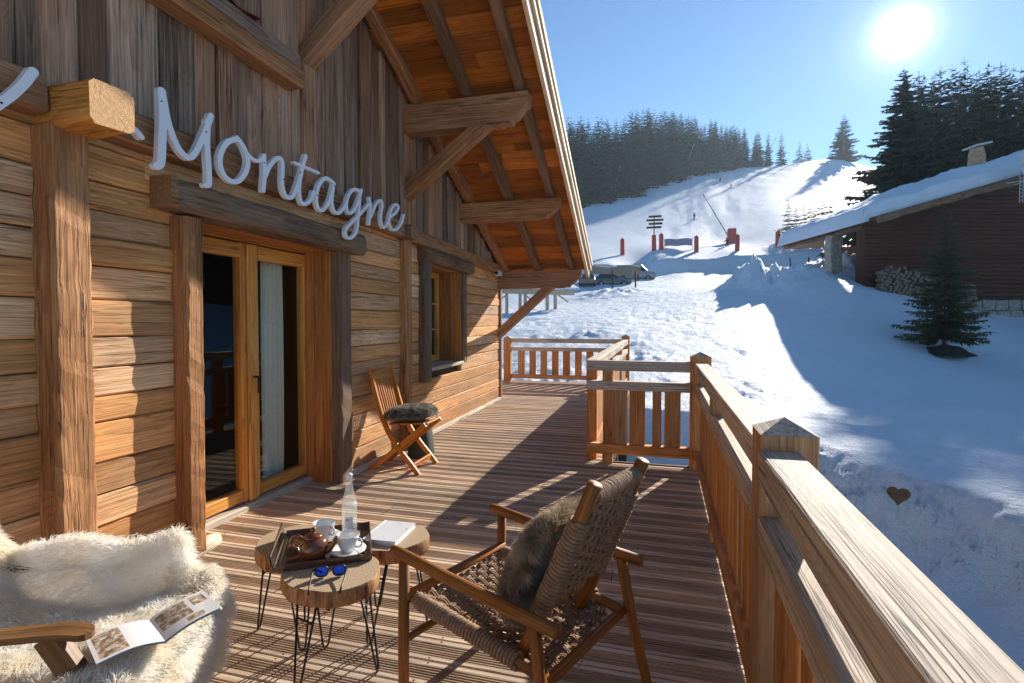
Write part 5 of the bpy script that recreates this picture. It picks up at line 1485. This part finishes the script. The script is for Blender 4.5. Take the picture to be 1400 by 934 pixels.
q = MB(); q.lathe([(.001, .003), (.036, .003), (.038, 0), (.044, 0), (.047, .006), (.058, .025), (.063, .045), (.060, .064), (.048, .080), (.036, .087), (.033, .087), (.03, .08)], (0, 0, 0), 44); q.build('body', M['teapot'], tp_)
q = MB(); q.lathe([(.036, .086), (.037, .090), (.03, .097), (.014, .103), (.007, .105), (.006, .110), (.011, .116), (.012, .121), (.007, .127), (.001, .128)], (0, 0, 0), 36); q.build('lid', M['teapot'], tp_)
q = MB(); q.tube([(.048, 0, .032), (.072, 0, .042), (.088, 0, .062), (.096, 0, .084), (.106, 0, .092)], [.018, .014, .010, .0075, .0085], 14); q.build('spout', M['teapot'], tp_)
q = MB(); q.tube([(-.050, 0, .076), (-.070, 0, .088), (-.092, 0, .082), (-.100, 0, .06), (-.090, 0, .036), (-.062, 0, .026)], [.007, .0065, .006, .006, .0065, .0075], 10, flat=1.3); q.build('handle', M['teapot'], tp_)
# bottle of water
x, y = -1.362, 2.118
bt = thing('water_bottle', 'clear glass water bottle with a small white label and stopper', 'bottle', (x, y, TZ))
prof = [(.001, .004), (.030, .003), (.034, .007), (.0345, .02), (.0345, .125), (.033, .145), (.027, .170), (.020, .195), (.0155, .222), (.0138, .245), (.016, .247), (.016, .256), (.0135, .258)]
q = MB(); q.lathe(prof, (0, 0, 0), 36); q.build('glass', M['bottleglass'], bt)
q = MB(); q.lathe([(.001, .007), (.0315, .007), (.032, .02), (.032, .12), (.030, .143), (.001, .1435)], (0, 0, 0), 30); q.build('water', M['bottleglass'], bt)
q = MB(); P = []
for i in range(10):
    an = R(-95) + R(62) * i / 9
    P.append([(.0352 * math.cos(an), .0352 * math.sin(an), .035), (.0352 * math.cos(an), .0352 * math.sin(an), .085)])
q.grid(P); lb = q.build('label', M['paper'], bt)
q = MB(); P = []
for i in range(12):
    an = R(-72) + R(14) * math.cos(2 * math.pi * i / 12 * .8); P.append([(.0356 * math.cos(an), .0356 * math.sin(an), .062 + .014 * math.sin(2 * math.pi * i / 12 * .8)), (.0356 * math.cos(an + .05), .0356 * math.sin(an + .05), .060 + .011 * math.sin(2 * math.pi * i / 12 * .8))])
q.grid(P); q.build('emblem', M['redcloth'], lb)
q = MB(); q.lathe([(.012, .250), (.0125, .262), (.016, .266), (.0165, .274), (.012, .280), (.001, .281)], (0, 0, 0), 20); q.build('stopper', M['porcelain'], bt)
q = MB(); q.tube([(.017, 0, .25), (.019, 0, .264), (.012, .008, .278), (0, .012, .282), (-.012, .008, .278), (-.019, 0, .264), (-.017, 0, .25)], .0012, 5); q.build('wire_clip', M['chrome'], bt)
# sunglasses
sg = thing('sunglasses', 'sunglasses with blue mirrored lenses lying on the front slab table', 'sunglasses', (-1.205, 1.738, .421), R(22))
def lens_outline(cx, n=26):
    return [(cx + .0235 * math.copysign(abs(math.cos(a)) ** .8, math.cos(a)), .0215 + .019 * math.copysign(abs(math.sin(a)) ** .85, math.sin(a))) for a in (2 * math.pi * i / n for i in range(n))]
for cx_ in (-.033, .033):
    o_ = lens_outline(cx_); up = lambda p: (p[0], -.002 - .16 * (p[1]) + .0 , p[1] + .001)
    q = MB(); q.tube([up(p) for p in o_], .0036, 8, closed=True); r_ = q.build('rim', M['black'], sg)
    q = MB(); q.prism([up(p) for p in o_], (0, .0015, 0)); q.build('lens', M['lens'], r_)
q = MB(); q.tube([(-.010, -.007, .028), (0, -.009, .031), (.010, -.007, .028)], .0024, 8); q.build('bridge', M['black'], sg)
for s in (-1, 1):
    q = MB(); q.tube([(s * .057, -.006, .031), (s * .063, .0, .031), (s * .062, .06, .020), (s * .058, .105, .012), (s * .055, .130, .003)], [.0042, .0038, .0034, .0036, .0040], 8); q.build('temple', M['black'], sg)
sg.rotation_euler = (0, 0, R(205))
# the book on the right slab
bk = thing('book', 'pale book with a speckled cover on the right slab table', 'book', (-1.175, 2.165, .4205), R(2))
q = MB(); q.box((-.072, -.108, .002), (.076, .108, .016), 0, .001); q.build('pages', M['paper'], bk)
q = MB(); q.box((-.078, -.112, .0165), (.079, .112, .0195), 0, .001); q.box((-.078, -.112, -.001), (.079, .112, .0015), 0, .001); q.box((-.081, -.112, -.001), (-.0785, .112, .0195), 1, .001); q.build('cover', M['cover'], bk)

# --- lounge chair with the sheepskin
LU = Vector((math.cos(R(21)), math.sin(R(21)), 0)); LL = Vector((-LU.y, LU.x, 0))
LO = (-1.72, 1.225)
lc = thing('lounge_chair', 'low lounge chair with bent wooden armrests beneath the white sheepskin', 'armchair', (LO[0], LO[1], 0), R(21))
for s in (-1, 1):
    yy = s * .225
    q = MB(); P = []
    at_ = .145 if s < 0 else .0
    path = [(-.62, .60), (-.45, .565), (-.28, .555), (at_ - .2, .562), (at_ - .07, .566), (at_, .555)]
    n = 26
    pts = catmull(path, 6); m_ = len(pts)
    for i, (a, z) in enumerate(pts):
        w = .031
        tail = (a - (at_ - .031)) / .031
        if tail > 0: w *= math.sqrt(max(.02, 1 - tail * tail))
        P.append([(a, yy - w, z), (a, yy + w, z), (a, yy + w, z - .018), (a, yy - w, z - .018), (a, yy - w, z)])
    q.grid(P, smooth=False, gco=[(p[0], p[1], p[2]) for r_ in P for p in r_]); q.add(P[-1][:4], [(0, 1, 2, 3)]); q.build('armrest', M['bentwood'], lc)
    q = MB(); q.beam((at_ - .115, yy, .545), (at_ + .215, yy, .0), .04, .062, ch=.004); q.build('front_leg', M['bentwood'], lc)
    q = MB(); q.beam((-.52, yy, .575), (-.62, yy, .0), .034, .05, ch=.004); q.build('rear_leg', M['bentwood'], lc)
    q = MB(); q.beam((-.68, yy * .86, .98), (-.36, yy * .86, .36), .03, .05, up=(1, 0, 0), ch=.004); q.build('back_post', M['bentwood'], lc)
    q = MB(); q.beam((-.5, yy * .86, .33), (.27, yy * .86, .36), .03, .05, ch=.004); q.build('seat_rail', M['bentwood'], lc)
q = MB(); q.beam((.10, -.24, .285), (.10, .24, .285), .05, .03, ch=.004); q.build('stretcher', M['bentwood'], lc)
q = MB(); q.grid([[(-.45 + .72 * i / 8, -.19 + .38 * j / 4, .36 - .02 * math.sin(math.pi * i / 8)) for j in range(5)] for i in range(9)]); q.build('canvas_seat', M['canvas'], lc)
q = MB(); q.beam((.27, -.215, .365), (.27, .215, .365), .035, .035, ch=.008); q.build('front_rail', M['canvas'], lc)
# the sheepskin
sk_path = [(-.78, .90), (-.70, .95), (-.58, .84), (-.47, .65), (-.37, .49), (-.24, .425), (-.08, .415), (.08, .425), (.16, .43), (.225, .425), (.262, .36), (.272, .27), (.265, .19)]
sk_pts = catmull(sk_path, 8)
def skin(u, v):
    k = u * (len(sk_pts) - 1); i = min(int(k), len(sk_pts) - 2); t = k - i
    a = sk_pts[i][0] + (sk_pts[i + 1][0] - sk_pts[i][0]) * t; z = sk_pts[i][1] + (sk_pts[i + 1][1] - sk_pts[i][1]) * t
    s = (v * 2 - 1)
    half = (.30 + .03 * math.sin(u * 9 + 1) + .022 * math.sin(u * 23) + .018 * math.sin(u * 41 + 2)) * (1 - .12 * max(0, u - .75) * 4 * .5)
    y = s * half
    # the edges climb over the armrests at the back and roll at the sides
    side = abs(s)
    lump = .030 * float(fbm(np.array(a * 5.5), np.array(y * 5.5 + 3), 3, 91))
    arm_ = sstep(.55, .80, side) * (1 - sstep(.86, 1.0, side) * .9) * sstep(.02, .25, u) * (1 - sstep(.60, .72, u))
    z += float(arm_) * max(0.0, .575 - z) * (1.35 if s > 0 else .0)
    z -= float(sstep(.80, 1.0, side)) * (.10 if s < 0 else .06)
    z += .075 * float(sstep(.45, .9, s)) * float(sstep(.55, .80, u)) * (1 - float(sstep(.9, 1, u)))
    y = y * (1 - .06 * float(sstep(.8, 1, side)))
    return Vector((a, y, z + lump * 1.6))
sk = thing('sheepskin', 'thick white sheepskin draped over the lounge chair', 'sheepskin', (LO[0], LO[1], 0), R(21))
q = MB(); q.grid([[skin(i / 90, j / 44) for j in range(45)] for i in range(91)]); q.build('hide', M['fleece'], sk)
fur_on('fleece', skin, 0, 70000, .036, .0010, 'fleece', sk, 31, (.3, 0, -.15), .5, clump=5.0)
# the open magazine on it
mg = thing('magazine', 'open magazine with photo pages lying on the sheepskin', 'magazine', (-1.445, 1.205, .475), R(-48))
def page(sx, lift, mat, seed):
    q = MB(); P = []; G = []
    nu, nv = 14, 8
    for i in range(nu + 1):
        u = i / nu; x = sx * .175 * u
        zc = lift * math.sin(min(1, u * 1.25) * math.pi * .55) * (1 - .45 * u) + .012 * u
        row = []; 
        for j in range(nv + 1):
            v = j / nv; row.append((x * (1 - .03 * math.sin(math.pi * u)), -.115 + .23 * v, zc + .004 * math.sin(v * 3 + seed)))
            G.append((u, v, 0))
        P.append(row)
    q.grid(P, rnd=0.0, gco=G, smooth=True)
    return q
page(-1, .030, None, 1).build('left_page', M['page_panorama'], mg)
page(1, .022, None, 2).build('right_page', M['page_photos'], mg)
for k in range(1, 5):
    for sx in (-1, 1):
        q = page(sx, .030 if sx < 0 else .022, None, 1 if sx < 0 else 2); q.v = [(x * 1.003, y * 1.004, z - .0018 * k) for (x, y, z) in q.v]; q.build('page_stack', M['paper'], mg)
mg.rotation_euler = (R(-4), R(-6), R(62)); mg.location = (-1.465, 1.225, .470); mg.scale = (.9, .9, .9)
# ---------------------------------------------------------------- light, sky, camera
S = Vector((.336, .851, .405)).normalized()
elev = math.asin(S.z); az = math.atan2(S.x, S.y)
w = bpy.data.worlds.new('World'); sc.world = w; w.use_nodes = True
nt = w.node_tree; nt.nodes.clear()
out = N(nt, 'ShaderNodeOutputWorld'); bg = N(nt, 'ShaderNodeBackground')
sky = N(nt, 'ShaderNodeTexSky', sky_type='NISHITA'); sky.sun_disc = False
sky.sun_elevation = elev; sky.sun_rotation = az; sky.altitude = 2200; sky.air_density = 1.0; sky.dust_density = .15; sky.ozone_density = 3.2
bg.inputs['Strength'].default_value = .082
tint = mixc(nt, 1.0, sky.outputs[0], (.80, 1.05, 1.09), 'MULTIPLY'); nt.links.new(tint, bg.inputs[0])
# the dazzling disc of the sun itself and the bright air close round it
tc = N(nt, 'ShaderNodeTexCoord')
dt = N(nt, 'ShaderNodeVectorMath', operation='DOT_PRODUCT'); nt.links.new(tc.outputs['Generated'], dt.inputs[0]); dt.inputs[1].default_value = S
ang = math_n(nt, 'ARCCOSINE', math_n(nt, 'MINIMUM', dt.outputs['Value'], 1.0))
core = ramp(nt, math_n(nt, 'DIVIDE', ang, R(20)), [(.0, 1), (.045, .8), (.075, .33), (.11, .15), (.16, .07), (.25, .028), (.4, .010), (.7, .002), (1.0, 0)])
sunbg = N(nt, 'ShaderNodeBackground'); sunbg.inputs[0].default_value = (1, .97, .92, 1)
nt.links.new(math_n(nt, 'MULTIPLY', core, 1.6), sunbg.inputs['Strength'])
ad = N(nt, 'ShaderNodeAddShader'); nt.links.new(bg.outputs[0], ad.inputs[0]); nt.links.new(sunbg.outputs[0], ad.inputs[1])
nt.links.new(ad.outputs[0], out.inputs[0])
sl = bpy.data.lights.new('sun', 'SUN'); sl.energy = 5.0; sl.angle = R(.55); sl.color = (1, .92, .80)
so = link(bpy.data.objects.new('sun', sl)); so.rotation_euler = S.to_track_quat('Z', 'Y').to_euler()

cam = bpy.data.cameras.new('camera'); co = link(bpy.data.objects.new('camera', cam))
co.location = (0, 0, 1.42); co.rotation_euler = (R(90 - 1.6), 0, R(15.077))
cam.sensor_width = 36; cam.lens = 705 / 1400 * 36; cam.shift_y = -7.3 / 1400
cam.clip_start = .05; cam.clip_end = 3000
sc.camera = co
sc.view_settings.view_transform = 'Standard'; sc.view_settings.look = 'None'; sc.view_settings.gamma = 1; sc.view_settings.use_curve_mapping = False
sc.view_settings.exposure = .92
sc.cycles.max_bounces = 8; sc.cycles.diffuse_bounces = 4; sc.cycles.glossy_bounces = 4; sc.cycles.transparent_max_bounces = 12
sc.cycles.sample_clamp_indirect = 6

# thin winter air
hz = MB(); x0, x1, y0, y1, z0, z1 = -1400, 2600, -460, 900, -8, 175
hz.add([(x0, y0, z0), (x1, y0, z0), (x1, y1, z0), (x0, y1, z0), (x0, y0, z1), (x1, y0, z1), (x1, y1, z1), (x0, y1, z1)], [(0, 3, 2, 1), (4, 5, 6, 7), (0, 1, 5, 4), (1, 2, 6, 5), (2, 3, 7, 6), (3, 0, 4, 7)])
hm = bpy.data.materials.new('thin_air'); hm.use_nodes = True; ht_ = hm.node_tree; ht_.nodes.clear()
ho = N(ht_, 'ShaderNodeOutputMaterial'); hv = N(ht_, 'ShaderNodeVolumePrincipled'); hv.inputs['Density'].default_value = .0003; hv.inputs['Color'].default_value = (.62, .80, 1, 1); hv.inputs['Anisotropy'].default_value = .35
ht_.links.new(hv.outputs[0], ho.inputs['Volume'])
tag(hz.build('haze', hm), kind='stuff')
sc.cycles.volume_bounces = 0
